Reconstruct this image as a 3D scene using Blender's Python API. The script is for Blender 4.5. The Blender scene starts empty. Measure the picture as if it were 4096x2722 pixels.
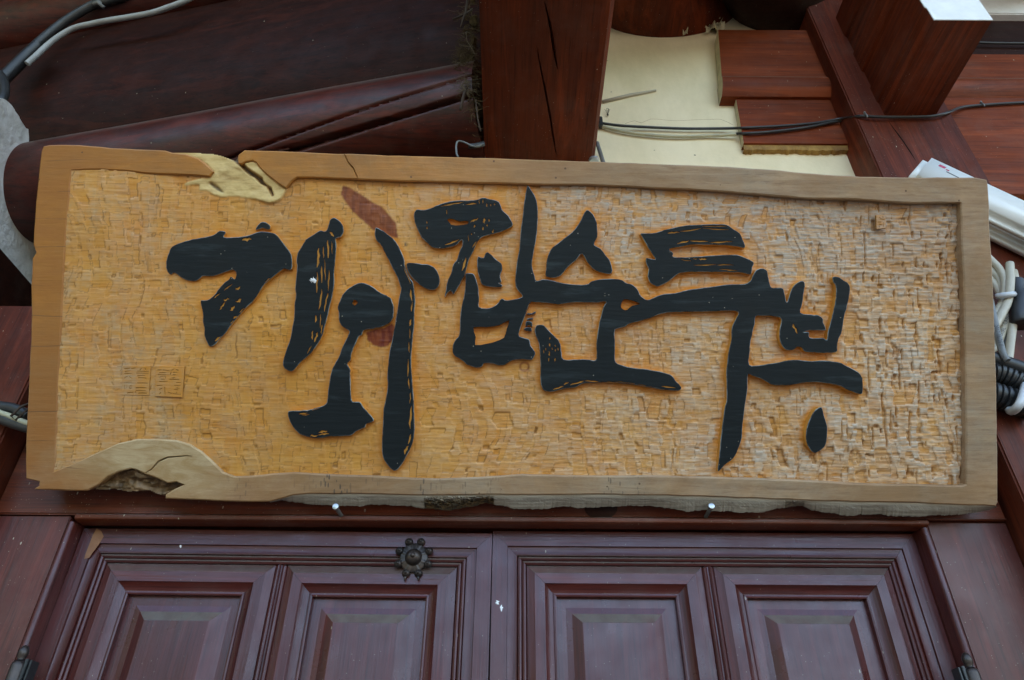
import bpy, bmesh, math, random
import numpy as np
from mathutils import Vector, Matrix
from mathutils.geometry import delaunay_2d_cdt
random.seed(7); RNG = np.random.default_rng(7)
scene = bpy.context.scene
COL = scene.collection
rad = math.radians

# ------------------------------------------------------------------ camera
PITCH, ROLL, FPX, CX, CY = rad(35.2), rad(0.4), 2790.0, 2048.0, 1361.0
CAM = np.array([0.0, -1.39, 1.60])
_f = np.array([0, math.cos(PITCH), math.sin(PITCH)])
_u = np.array([0, -math.sin(PITCH), math.cos(PITCH)])
_r = np.array([1.0, 0, 0])
_r2 = math.cos(ROLL)*_r + math.sin(ROLL)*_u
_u2 = -math.sin(ROLL)*_r + math.cos(ROLL)*_u
cd = bpy.data.cameras.new('camera'); cam = bpy.data.objects.new('camera', cd); COL.objects.link(cam)
cd.sensor_width = 36.0; cd.lens = FPX/4096*36.0; cd.clip_start = .01; cd.clip_end = 2000
cam.matrix_world = Matrix(((_r2[0], _u2[0], -_f[0], CAM[0]), (_r2[1], _u2[1], -_f[1], CAM[1]), (_r2[2], _u2[2], -_f[2], CAM[2]), (0, 0, 0, 1)))
scene.camera = cam
# ------------------------------------------------------------------ sky, sun, exposure
SUN_EL, SUN_ROT = rad(48), rad(25)
w = bpy.data.worlds.new('World'); scene.world = w; w.use_nodes = True
nt = w.node_tree; sky = nt.nodes.new('ShaderNodeTexSky'); sky.sky_type = 'NISHITA'; sky.sun_disc = False
sky.sun_elevation = SUN_EL; sky.sun_rotation = SUN_ROT; sky.air_density = 1.0; sky.dust_density = .1; sky.ozone_density = 4.0
bg = nt.nodes['Background']; bg.inputs[1].default_value = 0.12
wb = nt.nodes.new('ShaderNodeMix'); wb.data_type = 'RGBA'; wb.blend_type = 'MULTIPLY'; wb.inputs[0].default_value = 1; wb.inputs[7].default_value = (1.24, 1.0, .77, 1)   # camera balanced for open shade
nt.links.new(sky.outputs[0], wb.inputs[6]); nt.links.new(wb.outputs[2], bg.inputs[0])
sl = bpy.data.lights.new('sun', 'SUN'); sl.energy = 3.0; sl.angle = rad(.5); sl.color = (1, .95, .88)
so = bpy.data.objects.new('sun', sl); COL.objects.link(so)
sd = Vector((math.sin(SUN_ROT)*math.cos(SUN_EL), math.cos(SUN_ROT)*math.cos(SUN_EL), math.sin(SUN_EL)))
so.rotation_euler = sd.to_track_quat('Z', 'Y').to_euler(); so.location = (0, 0, 12)
vs = scene.view_settings; vs.view_transform = 'Standard'; vs.look = 'None'; vs.exposure = 3.30; vs.gamma = 1
scene.cycles.max_bounces = 8; scene.cycles.diffuse_bounces = 4

# ------------------------------------------------------------------ geometry helpers
def ray(x, y): return _f + _r2*((x-CX)/FPX) - _u2*((y-CY)/FPX)
def onY(x, y, Y): d = ray(x, y); return CAM + d*((Y-CAM[1])/d[1])
def onZ(x, y, Z): d = ray(x, y); return CAM + d*((Z-CAM[2])/d[2])
def onX(x, y, X): d = ray(x, y); return CAM + d*((X-CAM[0])/d[0])
def onP(x, y, p0, n): d = ray(x, y); n = np.array(n, float); return CAM + d*(((np.array(p0)-CAM)@n)/(d@n))
def D(x, y): return x*1.73559, y*1.73559          # 2360-wide view -> source pixels
def z0(i, x, y): return 1024*i + x*.4339, y*.4339
def z1(i, x, y): return 1024*i + x*.4339, 2042 + y*.4339

class MB:
    def __init__(s): s.v = []; s.f = []; s.m = []
    def add(s, vs, fs, mi=0):
        o = len(s.v); s.v += [tuple(float(c) for c in p) for p in vs]
        for f in fs: s.f.append([o+i for i in f]); s.m.append(mi)
    def box(s, x0, x1, y0, y1, z0_, z1_, mi=0):
        vs = [(x, y, z) for z in (z0_, z1_) for y in (y0, y1) for x in (x0, x1)]
        s.add(vs, [(0, 2, 3, 1), (4, 5, 7, 6), (0, 1, 5, 4), (2, 6, 7, 3), (0, 4, 6, 2), (1, 3, 7, 5)], mi)
    def tube(s, pts, r, n=8, mi=0, cap=True, squash=None):
        pts = [Vector(p) for p in pts]; k = len(pts); rs = r if isinstance(r, (list, tuple)) else [r]*k
        vs = []; up = None
        for i, p in enumerate(pts):
            t = (pts[min(i+1, k-1)] - pts[max(i-1, 0)]).normalized()
            if up is None:
                up = Vector((0, 0, 1)) if abs(t.z) < .9 else Vector((0, 1, 0))
            a = t.cross(up)
            if a.length < 1e-6: a = t.orthogonal()
            a.normalize(); b = a.cross(t).normalized(); up = b
            for j in range(n):
                q = 2*math.pi*j/n; vs.append(p + a*math.cos(q)*rs[i] + b*math.sin(q)*rs[i])
        fs = [(i*n+j, i*n+(j+1) % n, (i+1)*n+(j+1) % n, (i+1)*n+j) for i in range(k-1) for j in range(n)]
        if cap: fs += [tuple(range(n))[::-1], tuple((k-1)*n+j for j in range(n))]
        s.add(vs, fs, mi)
    def lathe(s, prof, origin, axis, n=24, mi=0):
        axis = Vector(axis).normalized(); a = axis.orthogonal().normalized(); b = axis.cross(a); o = Vector(origin); vs = []
        for r, h in prof:
            for j in range(n):
                q = 2*math.pi*j/n; vs.append(o + axis*h + a*(r*math.cos(q)) + b*(r*math.sin(q)))
        k = len(prof)
        fs = [(i*n+j, i*n+(j+1) % n, (i+1)*n+(j+1) % n, (i+1)*n+j) for i in range(k-1) for j in range(n)]
        fs += [tuple(range(n))[::-1], tuple((k-1)*n+j for j in range(n))]
        s.add(vs, fs, mi)
    def build(s, name, mats, parent=None, smooth=False, autosm=None, bevel=0):
        me = bpy.data.meshes.new(name); me.from_pydata(s.v, [], s.f)
        mats = mats if isinstance(mats, (list, tuple)) else [mats]
        for m in mats: me.materials.append(m)
        me.polygons.foreach_set('material_index', s.m)
        bm = bmesh.new(); bm.from_mesh(me); bmesh.ops.recalc_face_normals(bm, faces=bm.faces)
        if bevel:
            bmesh.ops.bevel(bm, geom=[e for e in bm.edges if len(e.link_faces) == 2 and e.calc_face_angle() > .5], offset=bevel, segments=2, affect='EDGES', clamp_overlap=True)
        bm.to_mesh(me); bm.free()
        o = bpy.data.objects.new(name, me); COL.objects.link(o)
        if parent is not None: o.parent = parent
        if smooth:
            me.polygons.foreach_set('use_smooth', [True]*len(me.polygons))
            if autosm: me.set_sharp_from_angle(angle=rad(autosm))
        return o

def tag(o, label=None, cat=None, group=None, kind=None):
    if label: o['label'] = label
    if cat: o['category'] = cat
    if group: o['group'] = group
    if kind: o['kind'] = kind
    return o
def empty(name, loc, label=None, cat=None, group=None):
    o = bpy.data.objects.new(name, None); COL.objects.link(o); o.location = loc; o.empty_display_size = .05
    return tag(o, label, cat, group)
def catmull(pts, sub=4, closed=True):
    P = [np.array(p, float) for p in pts]; n = len(P); out = []
    for i in range(n if closed else n-1):
        if closed: a, b, c, d = P[i-1], P[i], P[(i+1) % n], P[(i+2) % n]
        else: a, b, c, d = P[max(i-1, 0)], P[i], P[i+1], P[min(i+2, n-1)]
        for k in range(sub):
            t = k/sub
            out.append(.5*((2*b) + (c-a)*t + (2*a-5*b+4*c-d)*t*t + (3*b-a-3*c+d)*t**3))
    if not closed: out.append(P[-1])
    return out
def crack_hole(pts, wd):
    L, R_ = [], []
    n = len(pts)
    for i, p in enumerate(pts):
        p = np.array(p); t = np.array(pts[min(i+1, n-1)]) - np.array(pts[max(i-1, 0)]); t = t/np.linalg.norm(t); nn = np.array([-t[1], t[0]])
        ww = wd*(math.sin(math.pi*min(max((i+.15)/(n-.7), .02), .98)))**.7*(.75+.5*random.random())
        L.append(p+nn*ww/2); R_.append(p-nn*ww/2)
    return L + R_[::-1]
def set_parent_keep(o, root):
    # mesh was built in world coordinates and the root sits at its location without rotation
    o.parent = root; o.location = -root.location

# ------------------------------------------------------------------ materials
class NT:
    def __init__(s, name):
        s.m = bpy.data.materials.new(name); s.m.use_nodes = True; s.t = s.m.node_tree; s.b = s.t.nodes['Principled BSDF']
        s.tc = s.t.nodes.new('ShaderNodeTexCoord')
    def n(s, typ, **kw):
        o = s.t.nodes.new(typ)
        for k, v in kw.items(): setattr(o, k, v)
        return o
    def l(s, a, b): s.t.links.new(a, b)
    def noise(s, scale, detail=4, rough=.55, vec=None, sc=(1, 1, 1), rot=(0, 0, 0), dist=0):
        mp = s.n('ShaderNodeMapping'); mp.inputs['Scale'].default_value = sc; mp.inputs['Rotation'].default_value = rot
        s.l(vec or s.tc.outputs['Object'], mp.inputs[0])
        o = s.n('ShaderNodeTexNoise'); o.inputs['Scale'].default_value = scale; o.inputs['Detail'].default_value = detail; o.inputs['Roughness'].default_value = rough
        o.inputs['Distortion'].default_value = dist
        s.l(mp.outputs[0], o.inputs[0]); return o.outputs[0]
    def ramp(s, x, stops):
        o = s.n('ShaderNodeValToRGB'); e = o.color_ramp.elements
        e[0].position, e[1].position = stops[0][0], stops[-1][0]
        for p, c in stops[1:-1]: e.new(p)
        for i, (p, c) in enumerate(stops):
            e[i].position = p; e[i].color = (c, c, c, 1) if isinstance(c, (int, float)) else (*c, 1)
        s.l(x, o.inputs[0]); return o.outputs[0]
    def mix(s, f, a, b, mode='MIX'):
        o = s.n('ShaderNodeMix', data_type='RGBA', blend_type=mode)
        if isinstance(f, (int, float)): o.inputs[0].default_value = f
        else: s.l(f, o.inputs[0])
        for i, v in ((6, a), (7, b)):
            if isinstance(v, (tuple, list)): o.inputs[i].default_value = (*v, 1)
            else: s.l(v, o.inputs[i])
        return o.outputs[2]
    def math(s, op, a, b=None, clamp=False):
        o = s.n('ShaderNodeMath', operation=op); o.use_clamp = clamp
        for i, v in ((0, a), (1, b)):
            if v is None: continue
            if isinstance(v, (int, float)): o.inputs[i].default_value = v
            else: s.l(v, o.inputs[i])
        return o.outputs[0]
    def attr(s, name): o = s.n('ShaderNodeAttribute'); o.attribute_name = name; return o.outputs['Fac']
    def sep(s, vec=None): o = s.n('ShaderNodeSeparateXYZ'); s.l(vec or s.tc.outputs['Object'], o.inputs[0]); return o.outputs
    def bump(s, h, dist, strength=1.0):
        o = s.n('ShaderNodeBump'); o.inputs['Distance'].default_value = dist; o.inputs['Strength'].default_value = strength
        s.l(h, o.inputs['Height']); s.l(o.outputs[0], s.b.inputs['Normal'])
    def speck(s, scale, size, keep, sc=(1, 1, 1), seed=0):
        # sparse small spots: value 1 inside a spot
        mp = s.n('ShaderNodeMapping'); mp.inputs['Scale'].default_value = sc; mp.inputs['Location'].default_value = (seed, seed*1.7, seed*.3)
        s.l(s.tc.outputs['Object'], mp.inputs[0])
        v = s.n('ShaderNodeTexVoronoi'); v.inputs['Scale'].default_value = scale; s.l(mp.outputs[0], v.inputs[0])
        d = s.math('LESS_THAN', v.outputs['Distance'], size)
        sp = s.n('ShaderNodeSeparateColor'); s.l(v.outputs['Color'], sp.inputs[0])
        return s.math('MULTIPLY', d, s.math('LESS_THAN', sp.outputs[0], keep))
    def col(s, c):
        if isinstance(c, (tuple, list)): s.b.inputs['Base Color'].default_value = (*c, 1)
        else: s.l(c, s.b.inputs['Base Color'])
    def rough(s, r):
        if isinstance(r, (int, float)): s.b.inputs['Roughness'].default_value = r
        else: s.l(r, s.b.inputs['Roughness'])

def painted_wood(name, c1, c2, axis='X', rough=.4, dust=.25, speck=.10, spec=.5, dustcol=(.22, .19, .16), grain=1.0, coat=0.0, ledge=.55, sheen=None):
    n = NT(name)
    st = {'X': (.06, 1, 1), 'Y': (1, .06, 1), 'Z': (1, 1, .06)}[axis]
    g = n.noise(46, 6, .6, sc=st, dist=.4); big = n.noise(3.2, 4, .6); fine = n.noise(240, 3, .6, sc=tuple(1 if v == 1 else .03 for v in st))
    gf = n.ramp(g, [(.3, 0), (.7, 1)])
    c = n.mix(gf, c1, c2)
    c = n.mix(n.ramp(big, [(.42, 0), (.72, .65)]), c, tuple(v*.55 for v in c1))
    c = n.mix(n.math('MULTIPLY', n.ramp(fine, [(.54, 0), (.66, 1)]), .50), c, tuple(v*.35 for v in c2))
    c = n.mix(n.math('MULTIPLY', n.ramp(n.noise(16, 6, .7, sc=st, dist=1.2), [(.52, 0), (.64, 1)]), .45), c, tuple(v*1.7 for v in c1))
    db = n.noise(7.5, 6, .7); c = n.mix(n.math('MULTIPLY', n.ramp(db, [(.48, 0), (.75, 1)]), dust), c, dustcol)
    if speck:
        s1 = n.speck(75, .085, speck*.55, sc=(1, 1, .36)); s2 = n.speck(190, .13, speck*.5, seed=3); s3 = n.speck(30, .055, speck*.35, sc=(1, 1, .5), seed=9)
        clus = n.ramp(n.noise(5, 3, .6), [(.42, .25), (.62, 1)])
        c = n.mix(n.math('MULTIPLY', n.math('MAXIMUM', n.math('MAXIMUM', s1, s3), n.math('MULTIPLY', s2, .7)), clus), c, (.52, .47, .34))
    if ledge:   # settled dust on upward faces
        ge = n.n('ShaderNodeNewGeometry'); nz = n.sep(ge.outputs['Normal'])[2]
        up = n.math('MULTIPLY', n.ramp(nz, [(.22, 0), (.75, 1)]), n.ramp(n.noise(34, 5, .7), [(.25, .45), (.62, 1)]))
        c = n.mix(n.math('MULTIPLY', up, ledge), c, (.215, .22, .185))
    n.col(c)
    n.rough(n.ramp(n.noise(12, 5, .6), [(.3, rough-.08), (.75, rough+.16)]))
    n.b.inputs['Specular IOR Level'].default_value = spec
    if sheen: n.b.inputs['Specular Tint'].default_value = (*sheen, 1)
    n.b.inputs['Coat Weight'].default_value = coat; n.b.inputs['Coat Roughness'].default_value = .25
    hh = n.math('ADD', n.math('MULTIPLY', fine, .5), n.math('MULTIPLY', g, .8))
    n.bump(hh, .0012*grain, .55)
    return n.m

M = {}
RB = dict(c1=(.115, .028, .017), c2=(.070, .018, .013))
SH = (.80, .84, 1.0)  # bluish specular tint, imitates blue sky reflected in the door paint
M['door_x'] = painted_wood('door_paint_rail', (.094, .0175, .0112), (.055, .0112, .0085), 'X', .32, .10, .22, .54, ledge=.75, dustcol=(.15, .14, .12), sheen=SH, grain=1.7)
M['door_z'] = painted_wood('door_paint_stile', (.094, .0175, .0112), (.055, .0112, .0085), 'Z', .32, .10, .18, .54, ledge=.7, dustcol=(.15, .14, .12), sheen=SH, grain=1.7)
M['panel'] = painted_wood('door_paint_panel', (.084, .0168, .0118), (.065, .0135, .0100), 'Z', .30, .08, .18, .58, ledge=.85, dustcol=(.15, .14, .12), sheen=SH, grain=.8)
M['beam_y'] = painted_wood('beam_paint', (.150, .026, .0065), (.074, .0135, .0048), 'Y', .60, .10, .12, .16)
M['beam_x'] = painted_wood('board_paint', (.215, .042, .0085), (.115, .0225, .0062), 'X', .55, .12, .14, .18)
M['lintel'] = painted_wood('lintel_paint', (.160, .032, .009), (.080, .017, .007), 'X', .42, .18, .6, .34)
M['post'] = painted_wood('post_paint', (.140, .026, .009), (.070, .0145, .0065), 'Z', .55, .12, .25, .20)
M['jamb'] = painted_wood('jamb_paint', (.115, .021, .013), (.066, .0135, .0095), 'Z', .38, .12, .3, .44)
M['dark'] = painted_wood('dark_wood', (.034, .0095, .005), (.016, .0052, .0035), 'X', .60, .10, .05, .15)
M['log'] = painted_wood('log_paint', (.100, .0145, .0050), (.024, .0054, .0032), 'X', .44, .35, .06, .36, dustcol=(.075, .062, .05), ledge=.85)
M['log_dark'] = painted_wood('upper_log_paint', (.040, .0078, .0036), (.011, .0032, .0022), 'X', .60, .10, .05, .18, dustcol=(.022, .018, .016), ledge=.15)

def simple(name, c, rough=.5, spec=.5, metal=0, var=.15, bscale=60, bd=.0006, c2=None):
    n = NT(name); f = n.ramp(n.noise(bscale*.3, 5, .65), [(.3, 0), (.72, 1)])
    n.col(n.mix(f, c, c2 or tuple(v*(1-var) for v in c))); n.rough(rough); n.b.inputs['Metallic'].default_value = metal
    n.b.inputs['Specular IOR Level'].default_value = spec
    if bd: n.bump(n.noise(bscale, 5, .6), bd, .6)
    return n.m
M['black_cable'] = simple('black_cable_sheath', (.014, .016, .019), .42, .5, bd=.0002, c2=(.045, .045, .042))
M['black_plastic'] = simple('black_plastic', (.010, .011, .013), .38, .5, c2=(.03, .03, .03), bd=.0002)
M['white_cable'] = simple('white_cable_sheath', (.52, .48, .38), .42, .5, bd=.0002, c2=(.40, .35, .26))
M['grey_cable'] = simple('grey_cable_sheath', (.20, .21, .21), .45, c2=(.13, .13, .12), bd=.0002)
M['cream_cable'] = simple('cream_cable_sheath', (.56, .52, .33), .5, c2=(.38, .37, .26), bd=.0002)
M['pale_cable'] = simple('pale_grey_cable_sheath', (.40, .42, .41), .45, c2=(.30, .30, .28), bd=.0002)
M['white_tie'] = simple('white_nylon', (.62, .64, .66), .35, bd=0)
M['plastic'] = simple('white_plastic_case', (.80, .80, .76), .30, .5, var=.08, bscale=30, bd=.0001)
M['white_paint'] = simple('white_limewash', (.86, .86, .85), .7, .3, c2=(.76, .76, .74), bscale=90, bd=.0008)
M['lime'] = simple('lime_plaster', (.84, .84, .82), .85, .2, c2=(.50, .49, .45), bscale=34, bd=.016)
M['cream_edge'] = simple('cream_painted_end_grain', (.70, .64, .43), .7, .3, c2=(.44, .39, .25), bscale=80, bd=.001)
M['raw'] = simple('raw_ochre_edge', (.46, .28, .07), .7, .3, c2=(.18, .09, .03), bscale=60, bd=.0015)
M['iron'] = simple('black_iron', (.022, .023, .026), .34, .5, .55, c2=(.075, .052, .040), bscale=70, bd=.0006)
M['steel'] = simple('zinc_steel', (.52, .54, .56), .32, .5, .9, bscale=40, bd=.0002, c2=(.30, .30, .29))
M['straw'] = simple('straw', (.20, .155, .085), .8, .2, c2=(.07, .05, .03), bscale=60, bd=0)
M['moss'] = simple('root_fibre', (.11, .075, .03), .9, .1, c2=(.035, .025, .015), bscale=60, bd=0)
M['twig'] = simple('twig_bark', (.075, .055, .042), .85, .2, bscale=90, bd=.001)
M['ink_red'] = simple('red_print', (.45, .04, .10), .5, bd=0)
M['ink_dark'] = simple('dark_print', (.06, .06, .06), .5, bd=0)
M['roof'] = simple('roof_boards', (.06, .03, .02), .7, .3, bscale=20)
M['web'] = simple('old_web', (.14, .12, .10), .95, .1, bd=.001)

def plaster():
    n = NT('yellow_plaster'); big = n.noise(2.6, 5, .6); f = n.noise(14, 6, .7)
    c = n.mix(n.ramp(big, [(.35, 0), (.7, 1)]), (.90, .79, .54), (.87, .74, .48))
    c = n.mix(n.math('MULTIPLY', n.ramp(f, [(.5, 0), (.8, 1)]), .22), c, (.66, .60, .42))
    c = n.mix(n.math('MULTIPLY', n.speck(26, .09, .30), .8), c, (.26, .21, .13))
    st = n.math('MULTIPLY', n.ramp(n.noise(3.4, 6, .7, sc=(1, 1, .45)), [(.46, 0), (.66, 1)]), .45); c = n.mix(st, c, (.62, .53, .30))
    n.col(c); n.rough(.78); n.b.inputs['Specular IOR Level'].default_value = .25
    n.bump(n.noise(38, 6, .6), .0018, .6); return n.m
M['plaster'] = plaster()
def ground_m():
    n = NT('packed_earth'); n.col(n.mix(n.noise(.8, 6), (.13, .105, .075), (.085, .072, .055))); n.rough(.95); n.bump(n.noise(9, 6), .02); return n.m
M['earth'] = ground_m()

def carved_wood():
    n = NT('varnished_carved_wood'); x = n.sep()[0]; y = n.sep()[1]
    g = n.noise(60, 5, .6, sc=(.05, 1, 1), dist=.5); big = n.noise(5, 5, .6); mid = n.noise(26, 5, .65, sc=(.6, 1, 1))
    base = n.mix(n.ramp(big, [(.35, 0), (.68, 1)]), (.60, .215, .014), (.64, .280, .030))
    base = n.mix(n.math('MULTIPLY', n.ramp(g, [(.35, 0), (.7, 1)]), .45), base, (.55, .210, .018))
    base = n.mix(n.math('MULTIPLY', n.ramp(mid, [(.45, 0), (.75, 1)]), .35), base, (.70, .39, .09))
    base = n.mix(n.math('MULTIPLY', n.attr('chip'), .28), base, (.70, .37, .075))
    # wear: grey, varnish gone, mostly towards the right end and on proud chips
    rel = n.attr('relief')
    right = n.ramp(n.math('ADD', n.math('MULTIPLY', x, .52), .5), [(.30, .05), (.52, .42), (.74, .85), (1.0, 1.15)])
    left = n.ramp(n.math('ADD', n.math('MULTIPLY', x, .52), .5), [(.0, .25), (.10, .34), (.22, .05), (1, 0)])
    topg = n.ramp(y, [(.36, 0), (.60, .8)])
    lowl = n.math('MULTIPLY', left, n.ramp(y, [(.10, 1), (.30, .62)]))
    w = n.math('ADD', n.math('ADD', right, lowl), n.math('MULTIPLY', topg, right))
    pn = n.ramp(n.noise(9, 6, .7), [(.3, -.0), (.7, 1)])
    hi = n.ramp(rel, [(.15, 0), (.75, 1)])
    wear = n.math('MULTIPLY', w, n.math('ADD', n.math('MULTIPLY', pn, .70), n.math('MULTIPLY', hi, .60)), True)
    near = n.attr('near'); wear = n.math('MULTIPLY', wear, n.math('SUBTRACT', 1.0, near, True)); base = n.mix(n.math('MULTIPLY', near, .75), base, (.60, .215, .018))
    fs = n.noise(210, 4, .65, sc=(.12, 1, 1)); wear2 = n.math('MULTIPLY', wear, n.ramp(fs, [(.34, .35), (.56, 1)]))
    gcol = n.mix(n.math('MULTIPLY', topg, right), n.mix(n.noise(30, 4), (.62, .51, .385), (.48, .415, .35)), (.335, .275, .235))
    c = n.mix(wear2, base, gcol)
    fl = n.noise(330, 3, .7, sc=(.16, 1, 1)); c = n.mix(n.math('MULTIPLY', n.ramp(fl, [(.54, 0), (.66, 1)]), n.ramp(n.math('ADD', n.math('MULTIPLY', x, .52), .5), [(.35, .12), (.6, .42)])), c, (.30, .15, .045))
    c = n.mix(n.math('MULTIPLY', n.ramp(fl, [(.32, 1), (.44, 0)]), n.ramp(n.math('ADD', n.math('MULTIPLY', x, .52), .5), [(.35, .10), (.6, .40)])), c, (.74, .58, .36))
    tone = n.noise(2.3, 5, .65, sc=(1, 1.5, 1)); c = n.mix(n.ramp(tone, [(.46, 0), (.70, .40)]), c, (.38, .17, .034))
    gp = n.math('MULTIPLY', n.ramp(n.noise(7, 6, .72, sc=(1.3, .8, 1)), [(.48, 0), (.66, 1)]), n.ramp(n.math('ADD', n.math('MULTIPLY', x, .52), .5), [(.0, .75), (.16, .70), (.30, .15), (.5, 0)])); c = n.mix(n.math('MULTIPLY', gp, n.ramp(fs, [(.34, .4), (.58, 1)])), c, (.40, .31, .19))
    # dirt lodged in the cut lines
    c = n.mix(n.ramp(n.attr('cut'), [(.25, 0), (1, .75)]), c, (.215, .10, .026))
    c = n.mix(n.attr('stain'), c, n.mix(n.ramp(n.noise(120, 4, .6, sc=(1, .15, 1)), [(.4, 0), (.6, 1)]), (.14, .019, .007), (.235, .050, .013)))
    pale = n.mix(n.ramp(n.noise(26, 7, .72, sc=(.5, 1.3, 1), rot=(0, 0, .7), dist=1.2), [(.36, 0), (.50, .25), (.66, 1)]), (.70, .50, .20), (.44, .27, .095))
    c = n.mix(n.attr('pale'), c, pale)
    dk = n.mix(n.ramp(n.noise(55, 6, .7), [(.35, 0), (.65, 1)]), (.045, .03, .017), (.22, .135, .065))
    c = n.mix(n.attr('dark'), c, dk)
    n.col(c); n.rough(n.math('ADD', n.math('MULTIPLY', wear, .25), .45)); n.b.inputs['Specular IOR Level'].default_value = .35
    n.bump(n.math('ADD', n.noise(170, 4, .6, sc=(.08, 1, 1)), n.math('MULTIPLY', n.noise(60, 4), .4)), .0012, .8)
    return n.m
M['carved'] = carved_wood()
def border_wood():
    n = NT('varnished_border_wood'); xyz = n.sep(); x, y = xyz[0], xyz[1]
    g = n.noise(30, 6, .62, sc=(.07, 1, 1), dist=1.6); big = n.noise(4, 5, .6)
    base = n.mix(n.ramp(g, [(.32, 0), (.7, 1)]), (.54, .225, .030), (.45, .170, .020))
    base = n.mix(n.ramp(big, [(.4, 0), (.7, .6)]), base, (.46, .155, .016))
    tx = n.math('ADD', n.math('MULTIPLY', x, .52), .5)
    right = n.ramp(tx, [(.28, 0), (.46, .35), (.60, .9), (1, 1)])
    low = n.ramp(y, [(.05, .75), (.22, .35), (.40, 0)])
    wear = n.math('MULTIPLY', n.math('ADD', right, low, True), n.ramp(n.noise(7, 6, .7), [(.25, .55), (.65, 1)]))
    wc = n.mix(n.ramp(n.noise(70, 5, .65, sc=(.06, 1, 1)), [(.35, 0), (.65, 1)]), (.39, .295, .190), (.28, .215, .148))
    gs = n.noise(95, 7, .7, sc=(.035, 1, 1), dist=.9); base = n.mix(n.math('MULTIPLY', n.ramp(gs, [(.52, 0), (.70, 1)]), .22), base, (.27, .10, .018))
    wc = n.mix(n.math('MULTIPLY', n.ramp(n.noise(120, 6, .7, sc=(.11, 1, 1), dist=.5), [(.52, 0), (.66, 1)]), .6), wc, (.16, .12, .085))
    c = n.mix(wear, base, wc)
    blot = n.ramp(n.noise(17, 7, .75), [(.52, 0), (.72, 1)]); c = n.mix(n.math('MULTIPLY', blot, .25), c, (.58, .40, .20))
    c = n.mix(n.math('MULTIPLY', n.ramp(n.noise(3.1, 6, .72, sc=(.7, 1.4, 1), dist=.8), [(.42, 0), (.62, 1)]), .62), c, (.25, .125, .042))
    c = n.mix(n.math('MULTIPLY', n.ramp(n.noise(60, 7, .75, sc=(.35, 1, 1)), [(.50, 0), (.70, 1)]), .38), c, (.17, .09, .035))
    c = n.mix(n.math('MULTIPLY', n.ramp(tx, [(.03, .85), (.080, .62), (.20, .25), (.30, 0)]), n.ramp(n.noise(12, 5, .7, sc=(.3, 1, 1)), [(.3, .35), (.6, 1)])), c, (.34, .125, .022))
    mp2 = n.n('ShaderNodeMapping'); mp2.inputs['Location'].default_value = (.685*3.4, -.075*7.5, 0); mp2.inputs['Scale'].default_value = (3.4, 7.5, 1); n.l(n.tc.outputs['Object'], mp2.inputs[0])
    vl = n.n('ShaderNodeVectorMath', operation='LENGTH'); n.l(mp2.outputs[0], vl.inputs[0])
    sw = n.math('ADD', vl.outputs['Value'], n.math('MULTIPLY', n.math('SUBTRACT', n.noise(9, 5, .65), .5), .9)); sf = n.math('MULTIPLY', n.ramp(sw, [(.25, 1), (.85, 0)]), .75)
    c = n.mix(sf, c, n.mix(n.ramp(n.noise(22, 6, .7, sc=(.5, 1.2, 1), dist=1.5), [(.38, 0), (.62, 1)]), (.60, .46, .26), (.42, .28, .12)))
    s1 = n.speck(190, .34, .62, sc=(1, .30, 1)); zone = n.math('MULTIPLY', n.ramp(y, [(.045, 1), (.075, 0)]), n.ramp(n.noise(7, 3, .6, sc=(1, .3, 1)), [(.48, 0), (.62, 1)]))
    zone = n.math('MULTIPLY', zone, n.ramp(tx, [(.18, 0), (.26, 1), (.60, 1), (.66, 0)]))
    c = n.mix(n.math('MULTIPLY', n.math('MULTIPLY', s1, zone), .75), c, (.06, .045, .035))
    c = n.mix(n.math('MULTIPLY', n.speck(48, .10, .14, seed=5), .85), c, (.10, .05, .025))
    # hairline checks across the left end
    wv = n.n('ShaderNodeTexWave', wave_type='BANDS', bands_direction='Y'); wv.inputs['Scale'].default_value = 5.3; wv.inputs['Distortion'].default_value = 9; wv.inputs['Detail'].default_value = 4; wv.inputs['Detail Scale'].default_value = .6
    mp = n.n('ShaderNodeMapping'); mp.inputs['Scale'].default_value = (.22, 1, 1); n.l(n.tc.outputs['Object'], mp.inputs[0]); n.l(mp.outputs[0], wv.inputs[0])
    chk = n.math('MULTIPLY', n.math('MULTIPLY', n.ramp(wv.outputs[1], [(0, 1), (.004, 0)]), n.ramp(n.noise(11, 3), [(.42, 0), (.52, 1)])), n.ramp(tx, [(.052, 1), (.068, 0)]))
    c = n.mix(n.math('MULTIPLY', chk, .7), c, (.12, .06, .025))
    n.col(c); n.rough(n.math('ADD', n.math('MULTIPLY', wear, .25), .42)); n.b.inputs['Specular IOR Level'].default_value = .4
    n.bump(n.math('ADD', n.math('MULTIPLY', n.noise(150, 4, .6, sc=(.10, 1, 1)), .6), n.math('MULTIPLY', n.noise(24, 5), .7)), .0014, .8)
    return n.m
M['border'] = border_wood()
def ink():
    n = NT('black_stroke_paint'); s = n.noise(34, 6, .68, sc=(.14, 1, 1), dist=.4)
    c = n.mix(n.ramp(s, [(.56, 0), (.80, .8)]), (.0068, .0108, .0122), (.048, .066, .070))
    c = n.mix(n.math('MULTIPLY', n.speck(130, .12, .05), .8), c, (.45, .40, .30))
    n.col(c); n.rough(n.ramp(n.noise(18, 4), [(.3, .45), (.7, .65)])); n.b.inputs['Specular IOR Level'].default_value = .24
    n.bump(n.noise(120, 4, .6, sc=(.12, 1, 1)), .0010, .7); return n.m
M['ink'] = ink()
def ink_edge():
    n = NT('worn_stroke_edge'); f = n.ramp(n.noise(38, 6, .7), [(.40, 0), (.62, 1)]); n.col(n.mix(f, (.012, .018, .021), (.20, .25, .26))); n.rough(.6); return n.m
M['ink_edge'] = ink_edge()
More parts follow.
